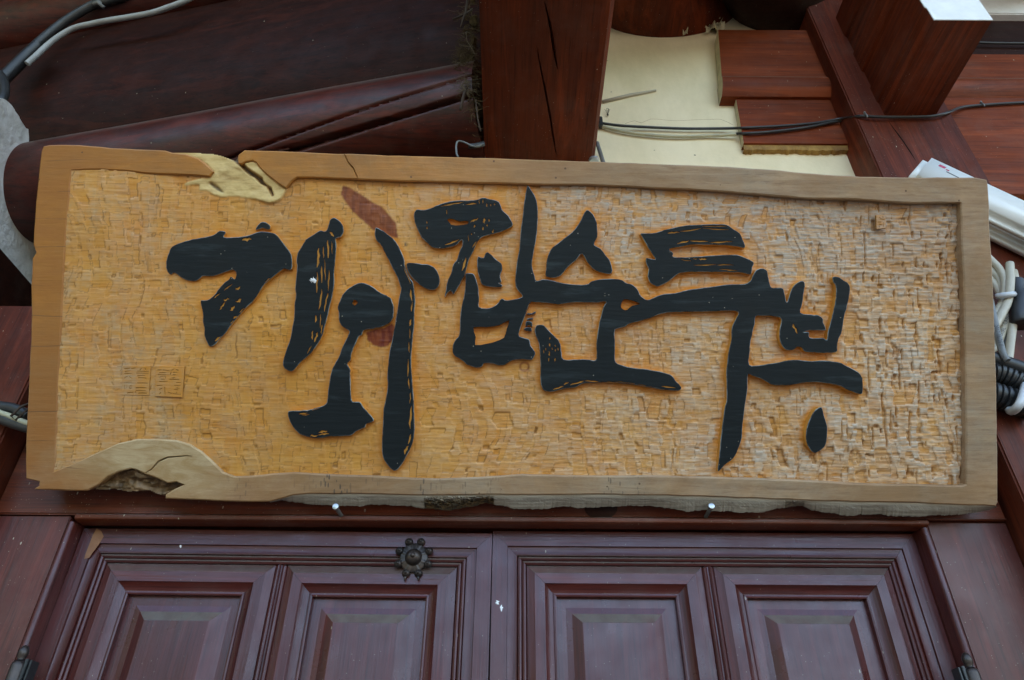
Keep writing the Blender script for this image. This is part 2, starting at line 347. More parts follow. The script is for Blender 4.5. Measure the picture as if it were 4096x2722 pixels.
M['wall_wood'] = simple('cut_wood_wall', (.60, .28, .045), .6, .3, c2=(.44, .19, .028), bscale=120, bd=.0008)
def bark():
    n = NT('grey_bark'); g = n.noise(110, 6, .7, sc=(.07, 1, 1), dist=.8)
    c = n.mix(n.ramp(g, [(.35, 0), (.68, 1)]), (.24, .205, .165), (.50, .45, .37))
    c = n.mix(n.attr('top'), c, (.60, .53, .42)); c = n.mix(n.attr('rot'), c, n.mix(n.ramp(n.noise(90, 5), [(.4, 0), (.65, 1)]), (.055, .045, .032), (.17, .11, .05)))
    n.col(c); n.rough(.85); n.b.inputs['Specular IOR Level'].default_value = .2
    n.bump(g, .0022, .8); return n.m
M['bark'] = bark()

# ------------------------------------------------------------------ setting: earth, house shell, roof
b = MB(); b.add([(-300, -300, 0), (300, -300, 0), (300, 300, 0), (-300, 300, 0)], [(0, 1, 2, 3)])
tag(b.build('ground', M['earth']), kind='structure')
# unseen added hills behind the camera, hiding low sky from door reflections
M['sky_block_green'] = simple('sky_block_hillside', (.040, .055, .028), .9, .1, c2=(.020, .030, .016), bscale=.8, bd=.5)
b = MB(); V = []; NA = 180; hr = random.Random(2)
for i in range(NA+1):
    a = math.pi*(1.0 + i/NA); dx_, dy_ = math.cos(a), math.sin(a)
    left = max(0, min(1, (-dx_+.15)/.8)); hgt = 12 + 22*left**1.3 + 2.5*math.sin(i*.31) + 1.6*math.sin(i*.83+1) + hr.uniform(-.7, .7)  # ridge raised at the left to dull the left leaf's sky reflection
    for rr, hh in ((45, -.5), (58, hgt*.45), (75, hgt*.82), (92, hgt), (150, -1)): V.append((rr*dx_, rr*dy_, hh + (hr.uniform(-.8, .8) if 0 < hh < 40 else 0)))
b.add(V, [(i*5+j, i*5+j+1, i*5+j+6, i*5+j+5) for i in range(NA) for j in range(4)])
tag(b.build('sky_block_hills', M['sky_block_green'], smooth=True), kind='structure')

def solid(name, mats, label, cat, fn, bevel=0, group=None, smooth=False, autosm=None):
    b = MB(); fn(b); o = b.build(name, mats, bevel=bevel, smooth=smooth, autosm=autosm)
    return tag(o, label, cat, group)

def f_roof(b):  # unseen roof, eave reach and height set to limit sky light
    b.add([(-7, -1.45, 4.85), (7, -1.45, 4.85), (7, 3.4, 6.3), (-7, 3.4, 6.3), (-7, -1.45, 5.0), (7, -1.45, 5.0), (7, 3.4, 6.5), (-7, 3.4, 6.5)],
          [(0, 3, 2, 1), (4, 5, 6, 7), (0, 1, 5, 4), (1, 2, 6, 5), (2, 3, 7, 6), (3, 0, 4, 7)])
    b.add([(-7, 3.4, 6.3), (7, 3.4, 6.3), (7, 8, 4.1), (-7, 8, 4.1)], [(0, 1, 2, 3)])
solid('roof', M['roof'], 'unseen roof slope above the beams and logs, shaped to block sun and sky', 'roof', f_roof)
def f_back(b):  # added wall, keeps light from leaking in behind the logs
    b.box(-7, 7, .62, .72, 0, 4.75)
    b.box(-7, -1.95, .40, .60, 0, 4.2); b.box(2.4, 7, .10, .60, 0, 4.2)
solid('light_block_wall', M['dark'], 'dark wall added deep behind the logs and beams to block light', 'wall', f_back)

# yellow plaster wall with a wavy top under the rafter
b = MB(); b.box(-.05, 2.35, 0, .10, 2.30, 4.30)
wall = tag(b.build('plaster_wall', M['plaster']), 'cream yellow plastered wall above the sign beside the big beam', 'wall')

# ------------------------------------------------------------------ posts, lintel, jambs
def post(x0, x1, y0, y1, zt, label):
    b = MB(); b.box(x0, x1, y0, y1, 0, zt); o = b.build('post', M['post'], bevel=.004); return tag(o, label, 'post', 'square timber posts beside the door')
pR_ = post(1.003, 1.292, -.10, .12, 3.98, 'red brown square post at the right, behind the white case')
post(-1.36, -1.046, -.10, .12, 2.60, 'dark brown square post at the left end of the sign')

lint = empty('lintel', (0, -.02, 2.10), 'red brown lintel beam over the double door, under the sign', 'lintel')
b = MB(); b.box(-1.043, 1.0, -.036, .10, 2.118, 2.30); o = b.build('beam', M['lintel'], bevel=.003); set_parent_keep(o, lint)
b = MB()   # rounded lip under it
prof = [(-.030, 2.1175), (-.0415, 2.1172), (-.0455, 2.1145), (-.0462, 2.1105), (-.0445, 2.1065), (-.0395, 2.1042), (-.030, 2.1038), (-.012, 2.1038), (-.012, 2.1175)]
n = len(prof); b.add([(-.870, y, z) for y, z in prof] + [(.834, y, z) for y, z in prof], [(i, (i+1) % n, n+(i+1) % n, n+i) for i in range(n)] + [tuple(range(n)), tuple(range(n, 2*n))[::-1]])
o = b.build('lip_moulding', M['lintel'], smooth=True, autosm=35); set_parent_keep(o, lint)
b = MB(); b.tube([(.838, -.037, 2.1195), (.998, -.037, 2.1195)], .0025, 8); o = b.build('thin_bead', M['lintel'], smooth=True); set_parent_keep(o, lint)

M['crack_dark'] = simple('dark_split', (.012, .006, .004), .9, .1, bd=0)
def sliver(pts, Y, parent, name, mat, wd):
    h = crack_hole([onY(*D(x, y), Y)[[0, 2]] for x, y in pts], wd); o = np.array(parent.location) if parent.type == 'EMPTY' else np.zeros(3)
    b = MB(); b.add([(p[0]-o[0], Y-o[1], p[1]-o[2]) for p in h], [tuple(range(len(h)))]); b.build(name, mat, parent)
sliver([(2048, 280), (2060, 297), (2072, 313), (2085, 331), (2098, 351), (2110, 370)], -.1005, pR_, 'crack', M['crack_dark'], .0045)
kx = [onY(*D(1385+38*math.cos(a), 1172+26*math.sin(a)), -.0366) - np.array(lint.location) for a in np.linspace(0, 2*math.pi, 24)[:-1]]
b = MB(); b.add(kx, [tuple(range(23))]); b.build('knot', M['dark'], lint)
def jamb(x0, x1, xb0, xb1, label):
    root = empty('door_jamb', ((x0+x1)/2, -.02, 0), label, 'door frame', 'door jamb boards')
    b = MB(); b.box(x0, x1, -.030, .06, 0, 2.1165); o = b.build('board', M['jamb'], bevel=.002); set_parent_keep(o, root)
    b = MB(); xm = (xb0+xb1)/2; r = abs(xb1-xb0)/2
    pr = [(xm + r*math.cos(a), -.0285 - r*1.15*math.sin(a)) for a in np.linspace(0, math.pi, 9)] + [(xb0 if xb0 < xb1 else xb1, .04), (xb1 if xb0 < xb1 else xb0, .04)]
    k = len(pr); b.add([(x, y, 0) for x, y in pr] + [(x, y, 2.1030) for x, y in pr], [(i, (i+1) % k, k+(i+1) % k, k+i) for i in range(k)] + [tuple(range(k)), tuple(range(k, 2*k))[::-1]])
    o = b.build('bead', M['door_z'], smooth=True, autosm=40); set_parent_keep(o, root)
jamb(-1.043, -.8885, -.8875, -.8735, 'red brown jamb board at the left of the double door')
jamb(.8385, 1.000, .8230, .8375, 'purplish red brown jamb board at the right of the double door')

# ------------------------------------------------------------------ door leaves
PO = [(0, 0), (.0298, 0), (.0305, .0045), (.0320, .0050), (.0465, .0028), (.0490, .0015), (.0500, .0062), (.0515, .0035), (.0545, .0018), (.0575, .0035), (.0588, .0066), (.0602, .0038), (.0632, .0020), (.0662, .0038), (.0676, .0072)]
PI = [(.0680, .0076), (.0690, .0062), (.0830, .0006), (.0838, 0), (.1035, 0), (.1042, .0012), (.1085, .0065), (.1150, .0105), (.1195, .0118), (.1205, .0100), (.1235, .0093), (.1262, .0105), (.1268, .0225)]
def ring_piece(x0, x1, zb, zt, prof, side, gap=.00022):
    """one mitred length of moulding round a rectangle; y is depth"""
    b = MB(); pr = list(prof) + [(prof[-1][0], .034), (prof[0][0], .034)]
    A, B = [], []
    for o, d in pr:
        if side == 'top': A.append((x0+o+gap, d, zt-o)); B.append((x1-o-gap, d, zt-o))
        elif side == 'bottom': A.append((x0+o+gap, d, zb+o)); B.append((x1-o-gap, d, zb+o))
        elif side == 'left': A.append((x0+o, d, zb+o+gap)); B.append((x0+o, d, zt-o-gap))
        else: A.append((x1-o, d, zb+o+gap)); B.append((x1-o, d, zt-o-gap))
    k = len(pr); b.add(A+B, [(i, (i+1) % k, k+(i+1) % k, k+i) for i in range(k)] + [tuple(range(k)), tuple(range(k, 2*k))[::-1]])
    return b
def leaf(x0, x1, zt, label):
    root = empty('door_leaf', (x0, 0, .02), label, 'door', 'leaves of the panelled double door')
    W = x1-x0; H = zt-.02
    for s in ('top', 'bottom', 'left', 'right'):
        ring_piece(0, W, 0, H, PO, s).build('rail' if s in ('top', 'bottom') else 'stile', M['door_x' if s in ('top', 'bottom') else 'door_z'], root, smooth=True, autosm=28)
    xm = W/2; half = .0112
    # double bead between the two panels
    b = MB(); pr = [(-half, .0076), (-half+.0012, .0045), (-half+.0050, .0022), (-half+.0088, .0045), (-.0012, .0072), (.0012, .0072), (half-.0088, .0045), (half-.0050, .0022), (half-.0012, .0045), (half, .0076), (half, .034), (-half, .034)]
    k = len(pr); e = .0680
    b.add([(xm+x, y, e) for x, y in pr] + [(xm+x, y, H-e+ (.004 if abs(x) < .004 else -.002)) for x, y in pr], [(i, (i+1) % k, k+(i+1) % k, k+i) for i in range(k)] + [tuple(range(k)), tuple(range(k, 2*k))[::-1]])
    b.build('mullion', M['door_z'], root, smooth=True, autosm=40)
    for (a, c) in ((0, xm+.0680-half-.0002), (xm-.0680+half+.0002, W)):
        # raised panel: margin, bevel, field
        i0, i1, i2 = .1262, .1560, .1735
        def rc(o, d): return [(a+o, d, o), (c-o, d, o), (c-o, d, H-o), (a+o, d, H-o)]
        m1 = .1445
        vs = rc(i0-.002, .0215) + rc(m1, .0215) + rc(i1, .0190) + rc(i2, .0085) + rc(i2+.0016, .0078)
        fs = [(q*4+j, q*4+(j+1) % 4, q*4+4+(j+1) % 4, q*4+4+j) for q in range(4) for j in range(4)] + [(16, 17, 18, 19)]
        b = MB(); b.add(vs, fs); pan = b.build('panel', M['panel'], root)
        for s in ('top', 'bottom', 'left', 'right'):
            ring_piece(a, c, 0, H, PI, s).build('panel_moulding', M['door_x' if s in ('top', 'bottom') else 'door_z'], pan, smooth=True, autosm=28)
    return root
LL = leaf(-.8716, -.0375, 2.1015, 'left leaf of the panelled door, with an iron flower boss')
LL.rotation_euler = (0, rad(.33), 0); LL.location.x -= .0120
LL.location.z += .0005
LR = leaf(-.0360, .8215, 2.1022, 'right leaf of the panelled door, without any boss')

def splat(leaf_, x, y, rx, rz, mat, name, seed, depth=-.0004):
    p = onY(x, y, depth); r = random.Random(seed); k = 20; b = MB(); o = np.array(leaf_.location)
    V = [(p[0]-o[0], depth-.0004, p[2]-o[2])]
    for i in range(k):
        a = 2*math.pi*i/k; f = r.uniform(.45, 1.1); V.append((p[0]-o[0]+rx*f*math.cos(a), depth, p[2]-o[2]+rz*f*math.sin(a)))
    b.add(V, [(0, 1+i, 1+(i+1) % k) for i in range(k)]); b.build(name, mat, leaf_)
M['scrape'] = simple('scraped_bare_wood', (.30, .15, .075), .7, .3, c2=(.20, .085, .045), bscale=90, bd=.001)
splat(LR, 1024+2225*.4339, 2042+850*.4339, .0042, .0048, M['white_paint'], 'white_splash', 1); splat(LR, 1024+2262*.4339, 2042+900*.4339, .0032, .0062, M['white_paint'], 'white_splash', 2)
splat(LR, 2048+222*.4339, 2042+412*.4339, .0045, .0024, M['white_paint'], 'white_splash', 3, .0032)
splat(LL, 1612*.4339, 2042+325*.4339, .0032, .0036, M['white_paint'], 'white_splash', 4, .0036)
LL_s = [(838, 165), (880, 190), (903, 240), (860, 310), (800, 390), (770, 435), (722, 450), (735, 400), (770, 310), (800, 230)]
b = MB(); q_ = [onY(*z1(0, x, y), -.0005) - np.array(LL.location) for x, y in LL_s]; b.add(q_, [tuple(range(len(q_)))]); b.build('scraped_patch', M['scrape'], LL)
# iron flower boss on the left leaf
ros = empty('flower_boss', (-.193, -.002, 2.046), 'black iron eight petal flower boss nailed to the left door leaf', 'door boss')
b = MB(); prof = [(.0009, 0)]
pl = []
for k in range(96):
    a = 2*math.pi*k/96; rr = .0262 + .0072*max(0, math.cos(8*(a-math.pi/8)))**.6 + .0012
    pl.append((rr*math.cos(a), -.0014, rr*math.sin(a)*1.06))
c0 = [(x, -.0022-.0010, z) for x, y, z in [(p[0]*.92, 0, p[2]*.92) for p in pl]]
bk = [(x, .003, z) for x, y, z in pl]
b.add(bk + pl + c0 + [(0, -.0042, 0)], [(k, (k+1) % 96, 96+(k+1) % 96, 96+k) for k in range(96)] + [(96+k, 96+(k+1) % 96, 192+(k+1) % 96, 192+k) for k in range(96)] + [(192+k, 192+(k+1) % 96, 288) for k in range(96)])
b.build('plate', M['iron'], ros, smooth=True, autosm=50)
def dome(b, c, r, h, n=20):
    b.lathe([(r*1.10, 0), (r*1.06, h*.12)] + [(r*math.cos(t), h*.12+h*.88*math.sin(t)) for t in np.linspace(.05, 1.5, 8)] + [(r*.04, h)], c, (0, -1, 0), n)
b = MB(); dome(b, (0, -.0028, 0), .0160, .0150, 28); dome(b, (0, -.0165, 0), .0050, .0045); b.build('centre_dome', M['iron'], ros, smooth=True, autosm=50)
for k in range(8):
    a = math.pi/8 + k*math.pi/4; b = MB(); cx, cz = .0318*math.cos(a), .0318*math.sin(a)*1.06
    dome(b, (cx, -.0016, cz), .0076, .0075); dome(b, (cx, -.0082, cz), .0030, .0032, 12); b.build('stud', M['iron'], ros, smooth=True, autosm=50)
for nx in (-.0135, .0135):
    b = MB(); b.tube([(nx*.9, -.001, -.034), (nx, -.005, -.046)], [.0035, .0016], 8); b.build('petal_tip', M['iron'], ros, smooth=True)

def hinge(tip, label, sgn):
    root = empty('hinge', tuple(tip - np.array([0, 0, .16])), label, 'hinge', 'bullet tipped iron hinges')
    o = Vector((0, 0, .16))
    pr = [(.0008, 0), (.0048, -.002), (.0078, -.007), (.0088, -.013), (.0080, -.019), (.0058, -.0235), (.0062, -.0245), (.0085, -.026)]
    b = MB(); b.lathe(pr, o, (0, 0, 1), 24); b.build('finial', M['iron'], root, smooth=True, autosm=50)
    pr = [(.0070, -.0262), (.0110, -.0285), (.0122, -.034), (.0122, -.16)]
    b = MB(); b.lathe(pr, o, (0, 0, 1), 24); b.build('barrel', M['iron'], root, smooth=True, autosm=50)
    b = MB(); b.box(sgn*.0105, sgn*.016, -.004, .022, 0, .137); b.box(sgn*.0185, sgn*.022, -.002, .022, 0, .135); b.build('hinge_plate', M['black_plastic'], root, bevel=.0008)
pL = onY(*z1(0, 243, 1243), -.052); pR = onY(*z1(3, 1812, 1310), -.052)
hinge(pL, 'black iron bullet tipped hinge at the bottom left corner', 1)
hinge(pR, 'black iron bullet tipped hinge at the bottom right corner', -1)

# ------------------------------------------------------------------ big beam overhead
bm_root = empty('ceiling_beam', (.08, -.5, 3.2), 'broad red brown beam with long cracks, above the middle of the sign', 'beam')
b = MB()
xs0, xs1, ch = -.083, .2265, .0135
def inside(poly, X, Y):
    r = np.zeros(X.shape, bool); n = len(poly)
    for i in range(n):
        (x0, y0), (x1, y1) = poly[i], poly[(i+1) % n]
        if y0 == y1: continue
        c = (y0 > Y) != (y1 > Y); r ^= c & (X < (x1-x0)*(Y-y0)/(y1-y0)+x0)
    return r
def fill2d(polys):
    """triangulate [outer, hole, ...] of 2D points -> flat verts, tris"""
    vs, es = [], []
    for pl in polys:
        o, k = len(vs), len(pl); vs += [Vector((float(p[0]), float(p[1]))) for p in pl]; es += [(o+i, o+(i+1) % k) for i in range(k)]
    v2, e2, f2, *_ = delaunay_2d_cdt(vs, es, [], 0, 1e-7)
    V2 = np.array([(v.x, v.y) for v in v2]); T = np.array([tuple(f) for f in f2]); cen = V2[T].mean(1)
    ok = inside(polys[0], cen[:, 0], cen[:, 1])
    for h in polys[1:]: ok &= ~inside(h, cen[:, 0], cen[:, 1])
    return [tuple(v) for v in V2], [tuple(int(i) for i in t) for t in T[ok]]
ck1 = [onZ(*z0(2, x, y), 3.2)[:2] for x, y in ((300, 20), (318, 90), (345, 200), (365, 310), (378, 395), (392, 490), (410, 590), (420, 640))]
ck2 = [onZ(*z0(2, x, y), 3.2)[:2] for x, y in ((230, 440), (248, 540), (275, 680), (305, 820), (330, 960), (355, 1090), (375, 1230), (395, 1350), (410, 1440))]
outer = [(xs0, -1.15), (xs1, -1.15), (xs1, .05), (xs0, .05)]
holes = [crack_hole(catmull(ck1, 3, False), .0075), crack_hole(catmull(ck2, 3, False), .0060)]
pts, tris = fill2d([outer] + holes)
b.add([(x, y, 3.2) for x, y in pts], tris)
for h in holes:
    k = len(h); b.add([(x, y, 3.2) for x, y in h] + [(x, y, 3.23) for x, y in h], [(i, (i+1) % k, k+(i+1) % k, k+i) for i in range(k)] + [tuple(range(k, 2*k))])
b.add([(xs1, -1.15, 3.2), (xs1+ch, -1.15, 3.2+.030), (xs1+ch, .05, 3.23), (xs1, .05, 3.2), (xs1+ch, -1.15, 3.62), (xs1+ch, .05, 3.62), (xs0, -1.15, 3.62), (xs0, .05, 3.62), (xs0, -1.15, 3.2), (xs0, .05, 3.2)],
      [(0, 1, 2, 3), (1, 4, 5, 2), (4, 6, 7, 5), (6, 8, 9, 7), (0, 8, 6, 4, 1), (3, 2, 5, 7, 9)])
o = b.build('timber', M['beam_y']); set_parent_keep(o, bm_root)

# beam end with limewashed face, right
be = empty('beam_end', (1.16, -.25, 3.33), 'dark grooved beam end with a white painted tip, at the top right', 'beam')
b = MB()
zz = 3.33
pr = [(1.090, zz), (1.090, zz+.055), (1.086, zz+.060), (1.086, zz+.13), (1.091, zz+.135), (1.091, zz+.21), (1.084, zz+.216), (1.084, zz+.31), (1.090, zz+.315), (1.090, zz+.40), (1.083, zz+.41), (1.083, zz+.52)]
pr = pr + [(1.243, zz+.52), (1.243, zz)]
k = len(pr); b.add([(x, -.392, z) for x, z in pr] + [(x, .05, z) for x, z in pr], [(i, (i+1) % k, k+(i+1) % k, k+i) for i in range(k)] + [tuple(range(k, 2*k))[::-1], tuple(range(k))])
o = b.build('timber', M['beam_y'], bevel=.0015); set_parent_keep(o, be)
b = MB(); b.add([(x+(.0 if x > 1.2 else -.0), -.392, z+.0) for x, z in pr] + [(x, -.3945, z) for x, z in pr], [(i, (i+1) % k, k+(i+1) % k, k+i) for i in range(k)] + [tuple(range(k)), tuple(range(k, 2*k))[::-1]])
o = b.build('white_tip', M['white_paint']); set_parent_keep(o, be)

# ------------------------------------------------------------------ stacked bracket boards on the wall
def tier(x0a, x0b, x1, yf, za, zb_, mi, b, slope=0):
    b.add([(x0a, yf, za), (x1, yf, za), (x1, yf, zb_), (x0b, yf, zb_), (x0a, .02, za), (x1, .02, za), (x1, .02, zb_), (x0b, .02, zb_)],
          [(0, 1, 2, 3), (4, 7, 6, 5), (0, 4, 5, 1), (3, 2, 6, 7), (1, 5, 6, 2)], 0)
    b.add([(x0a, yf, za), (x0b, yf, zb_), (x0b, .02, zb_), (x0a, .02, za)], [(0, 1, 2, 3)], mi)
br = empty('wall_bracket', (.85, -.02, 3.27), 'stepped red brown bracket boards on the yellow wall, left of the post', 'bracket')
b = MB(); tier(.668, .700, 1.003, -.050, 3.588, 3.855, 1, b); o = b.build('upper_board', [M['beam_x'], M['cream_edge']]); set_parent_keep(o, br)
b = MB()
pr = [(-.046, 3.5875), (-.054, 3.583), (-.060, 3.570), (-.061, 3.553), (-.057, 3.535), (-.048, 3.518), (-.036, 3.503), (.02, 3.503), (.02, 3.5875)]
k = len(pr); b.add([(.657+(z-3.5)*.10, y, z) for y, z in pr] + [(1.003, y, z) for y, z in pr], [(i, (i+1) % k, k+(i+1) % k, k+i) for i in range(k)] + [tuple(range(k, 2*k))]); b.add([(.657+(z-3.5)*.10, y, z) for y, z in pr], [tuple(range(k))], 1)
o = b.build('moulding', [M['beam_x'], M['cream_edge']], smooth=True, autosm=40); set_parent_keep(o, br)
b = MB(); tier(.690, .705, 1.003, -.026, 3.290, 3.5025, 1, b)
o = b.build('lower_board', [M['beam_x'], M['cream_edge']]); set_parent_keep(o, br)
b = MB(); N = 40
vs = []; 
for i in range(N+1):
    x = .690+(.313)*i/N; j = random.uniform(-.004, .004); vs += [(x, -.020, 3.2895), (x, -.016+j*.3, 3.272+j), (x, .01, 3.270+j)]
b.add(vs, [(3*i+q, 3*i+3+q, 3*i+4+q, 3*i+1+q) for i in range(N) for q in range(2)]); o = b.build('raw_edge', M['raw']); set_parent_keep(o, br)

rb = empty('wall_boards', (1.8, -.03, 3.05), 'horizontal red brown boards and moulding right of the post', 'beam')
def rbox(nm, y, za, zb_, mat, bev=.002):
    b = MB(); b.box(1.293, 2.35, y, .02, za, zb_); o = b.build(nm, mat, bevel=bev); set_parent_keep(o, rb)
rbox('lower_board', -.055, 3.045, 3.479, M['beam_x']); rbox('cream_strip', -.020, 3.480, 3.502, M['cream_edge'], 0)
rbox('upper_board', -.045, 3.585, 3.73, M['beam_x']); rbox('top_board', -.035, 3.7325, 3.95, M['dark'])
b = MB(); pr2 = [(y, z-.0) for y, z in pr]; b.add([(1.293, y, z) for y, z in pr2] + [(2.35, y, z) for y, z in pr2], [(i, (i+1) % k, k+(i+1) % k, k+i) for i in range(k)] + [tuple(range(k)), tuple(range(k, 2*k))])
o = b.build('moulding', M['beam_x'], smooth=True, autosm=40); set_parent_keep(o, rb)
b = MB(); b.box(1.293, 2.35, -.018, .0, 3.022, 3.0448); o = b.build('raw_edge', M['raw']); set_parent_keep(o, rb)
b = MB(); b.box(1.40, 2.35, -.06, .02, 3.952, 4.25); tag(b.build('white_infill', M['white_paint'], bevel=.004), 'white limewashed infill above the boards at the top right corner', 'wall')

# rafters crossing above the wall
def logpath(p0, p1, r0, r1, n=18, seg=40, wob=.004):
    b = MB(); P0, P1 = np.array(p0), np.array(p1); pts = []; rs = []
    for i in range(seg+1):
        t = i/seg; pts.append(P0*(1-t)+P1*t + np.array([0, math.sin(t*7)*wob, math.cos(t*5)*wob])); rs.append(r0*(1-t)+r1*t + math.sin(t*23)*wob*.4)
    b.tube(pts, rs, n); return b
def rafter(p_in, p_out, r, mat, label):
    b = logpath(p_out, p_in, r, r, 40, 24, .002); o = b.build('rafter', mat, smooth=True, autosm=50); tag(o, label, 'rafter', 'slanting round rafters above the wall')
rafter((.99, .50, 4.18), (-.28, -.95, 3.94), .205, M['beam_y'], 'brown rafter slanting across just above the yellow wall')
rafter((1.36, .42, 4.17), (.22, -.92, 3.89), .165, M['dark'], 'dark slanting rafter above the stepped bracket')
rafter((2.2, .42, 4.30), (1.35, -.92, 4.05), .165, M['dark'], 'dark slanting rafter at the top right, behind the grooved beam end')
rp = random.Random(3)
tp = empty('torn_plaster', tuple(onY(2853, 110, -.01)), 'torn curling scraps of plaster where the rafter meets the yellow wall', 'plaster')
for cx_, cy_, sz in ((2853, 92, 26), (2872, 118, 20), (2836, 122, 18), (2470, 62, 16), (2738, 141, 9)):
    c = onY(cx_, cy_, -.012)-np.array(tp.location); b = MB(); g = []
    for i in range(5):
        for j in range(5):
            g.append(c + np.array([(i-2)*sz*.0004*(1+.3*rp.random()), -.014*abs(i-2)*rp.random()-.006*rp.random(), (j-2)*sz*.00055+(i-2)*sz*.0003*rp.random()]))
    b.add(g, [(i*5+j, i*5+j+1, i*5+j+6, i*5+j+5) for i in range(4) for j in range(4) if rp.random() > .12]); b.build('scrap', M['cream_edge'], tp)

# ------------------------------------------------------------------ logs at the upper left
Q0, Q1 = np.array([-1.72, .286, 3.35]), np.array([-.0835, -.060, 3.35])
ld = (Q1-Q0)/np.linalg.norm(Q1-Q0); lnrm = np.array([ld[1], -ld[0], 0.0]); lnrm = lnrm if lnrm[1] < 0 else -lnrm
def cyl_log(name, c0, c1, r, mat, squash=1.0, n=96, seg=60, cracks=(), label=None, cat='log', group=None):
    b = MB(); vs = []; c0 = np.array(c0); c1 = np.array(c1); a = lnrm; up = np.array([0, 0, 1.])
    for i in range(seg+1):
        t = i/seg; c = c0*(1-t)+c1*t
        for j in range(n):
            q = 2*math.pi*j/n; rr = r*(1 + .010*math.sin(3*q+t*4) + .006*math.sin(t*11+q))
            for (cq0, cq1, wd, dp, ta, tb) in cracks:
                if ta < t < tb:
                    cq = cq0 + (cq1-cq0)*(t-ta)/(tb-ta); dd = abs((q-cq+math.pi) % (2*math.pi)-math.pi)
                    if dd < wd: rr -= dp*(1-dd/wd)
            vs.append(c + a*math.cos(q)*rr*squash + up*math.sin(q)*rr)
    fs = [(i*n+j, i*n+(j+1) % n, (i+1)*n+(j+1) % n, (i+1)*n+j) for i in range(seg) for j in range(n)]
    fs += [tuple(range(n)), tuple(seg*n+j for j in range(n))]
    b.add(vs, fs); o = b.build(name, mat, smooth=True, autosm=60); return tag(o, label, cat, group)
cyl_log('round_log', Q0, Q1, .168, M['log'], n=220, seg=110, cracks=((-.95, -.10, .030, .012, .50, 1.01), (-1.25, -.50, .055, .030, .40, 1.01), (-1.05, -.72, .022, .008, .45, .80)),
        label='glossy red brown round log behind the upper left of the sign')
U = np.array([0, 0, .60]) - lnrm*.03
QL = Q0 - ld*1.6
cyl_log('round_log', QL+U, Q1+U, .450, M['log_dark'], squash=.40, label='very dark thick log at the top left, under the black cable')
U2 = np.array([0, 0, .90]) + lnrm*.14
cyl_log('round_log', QL+U2, Q1+U2, .12, M['log'], label='reddish log edge at the very top left corner')
# cross wall of lime plaster on the left, and the tie below it
XP = -1.60
pp = [onX(x, y, XP)[1:] for x, y in ((-90, 372), (-20, 392), (28, 402), (60, 440), (85, 480), (112, 520), (118, 550), (110, 600), (150, 700), (220, 1000), (205, 1222), (125, 1138), (60, 1070), (0, 1008), (-90, 920))]
pr_ = []
for i in range(len(pp)):
    a, c = pp[i], pp[(i+1) % len(pp)]; k = max(1, int(np.linalg.norm(c-a)/.012))
    for j in range(k): pr_.append(a+(c-a)*j/k + RNG.normal(0, .0042, 2))
b = MB(); pts, tris = fill2d([pr_]); k = len(pr_)
b.add([(XP, p[0], p[1]) for p in pts], tris); b.add([(XP, p[0], p[1]) for p in pr_] + [(XP-.07, p[0], p[1]) for p in pr_], [(i, (i+1) % k, k+(i+1) % k, k+i) for i in range(k)])
tag(b.build('plaster_infill', M['lime']), 'rough grey white lime plaster round the log end, far left', 'wall')
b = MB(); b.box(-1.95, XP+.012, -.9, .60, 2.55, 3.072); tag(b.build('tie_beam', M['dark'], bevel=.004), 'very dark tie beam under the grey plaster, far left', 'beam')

# bird nest debris in the gap beside the big beam
nest = empty('bird_nest', tuple(onY(1880, 470, -.20)), 'ragged straw and twig remains of a bird nest beside the big beam', 'nest')
def npt(x, y, Y=-.20): return onY(x, y, Y) - np.array(nest.location)
rn = random.Random(11)
def fibre(b, x, y, ln, r, ang, bend, Y):
    p = npt(x, y, Y); a = ang; pts = [p]
    for i in range(5):
        a += rn.uniform(-bend, bend); p = p + np.array([math.cos(a), rn.uniform(-.5, .5), math.sin(a)])*ln/5; pts.append(p)
    b.tube(pts, [r*(1-.12*i) for i in range(6)], 4, cap=False)
b = MB()
for cx_, cy_, sx, sy, k in ((1885, 50, 26, 50, 60), (1880, 150, 20, 50, 40), (1862, 215, 22, 45, 70), (1868, 265, 22, 40, 110), (1890, 300, 16, 40, 60), (1895, 400, 10, 60, 40)):
    for _ in range(int(k*2.2)): fibre(b, rn.gauss(cx_-4, sx*.8), rn.gauss(cy_, sy*.7), rn.uniform(.015, .045), .0008, rn.uniform(0, 6.3), .8, -.20+rn.uniform(-.02, .05))
tag(b.build('root_fibres', M['moss'], nest), kind='stuff')
b = MB()
for cx_, cy_, sx, sy, k in ((1858, 330, 16, 22, 60), (1868, 362, 10, 22, 40), (1850, 250, 22, 30, 16), (1870, 180, 20, 60, 14), (1855, 45, 25, 30, 14), (1898, 430, 6, 40, 12)):
    for _ in range(k): fibre(b, rn.gauss(cx_, sx*.7), rn.gauss(cy_, sy*.6), rn.uniform(.01, .05), .0008, rn.uniform(0, 6.3), .6, -.23+rn.uniform(-.02, .03))
tag(b.build('straw', M['straw'], nest), kind='stuff')
for pth, r in (([(1866, 350), (1855, 385), (1846, 420), (1843, 440)], .0042), ([(1812, 78), (1840, 66), (1875, 48), (1890, 38)], .0032), ([(1845, 108), (1852, 80), (1862, 50), (1870, 0)], .0036), ([(1864, 128), (1866, 128), (1895, 140)], .0008), ([(1864, 128), (1868, 165), (1885, 190), (1897, 212)], .001), ([(1903, 400), (1908, 450), (1914, 490), (1922, 525)], .0022)):
    b = MB(); b.tube([npt(x, y, -.235) for x, y in pth], r, 7); b.build('twig', M['twig'] if r > .002 else M['straw'], nest, smooth=True)
b = MB()
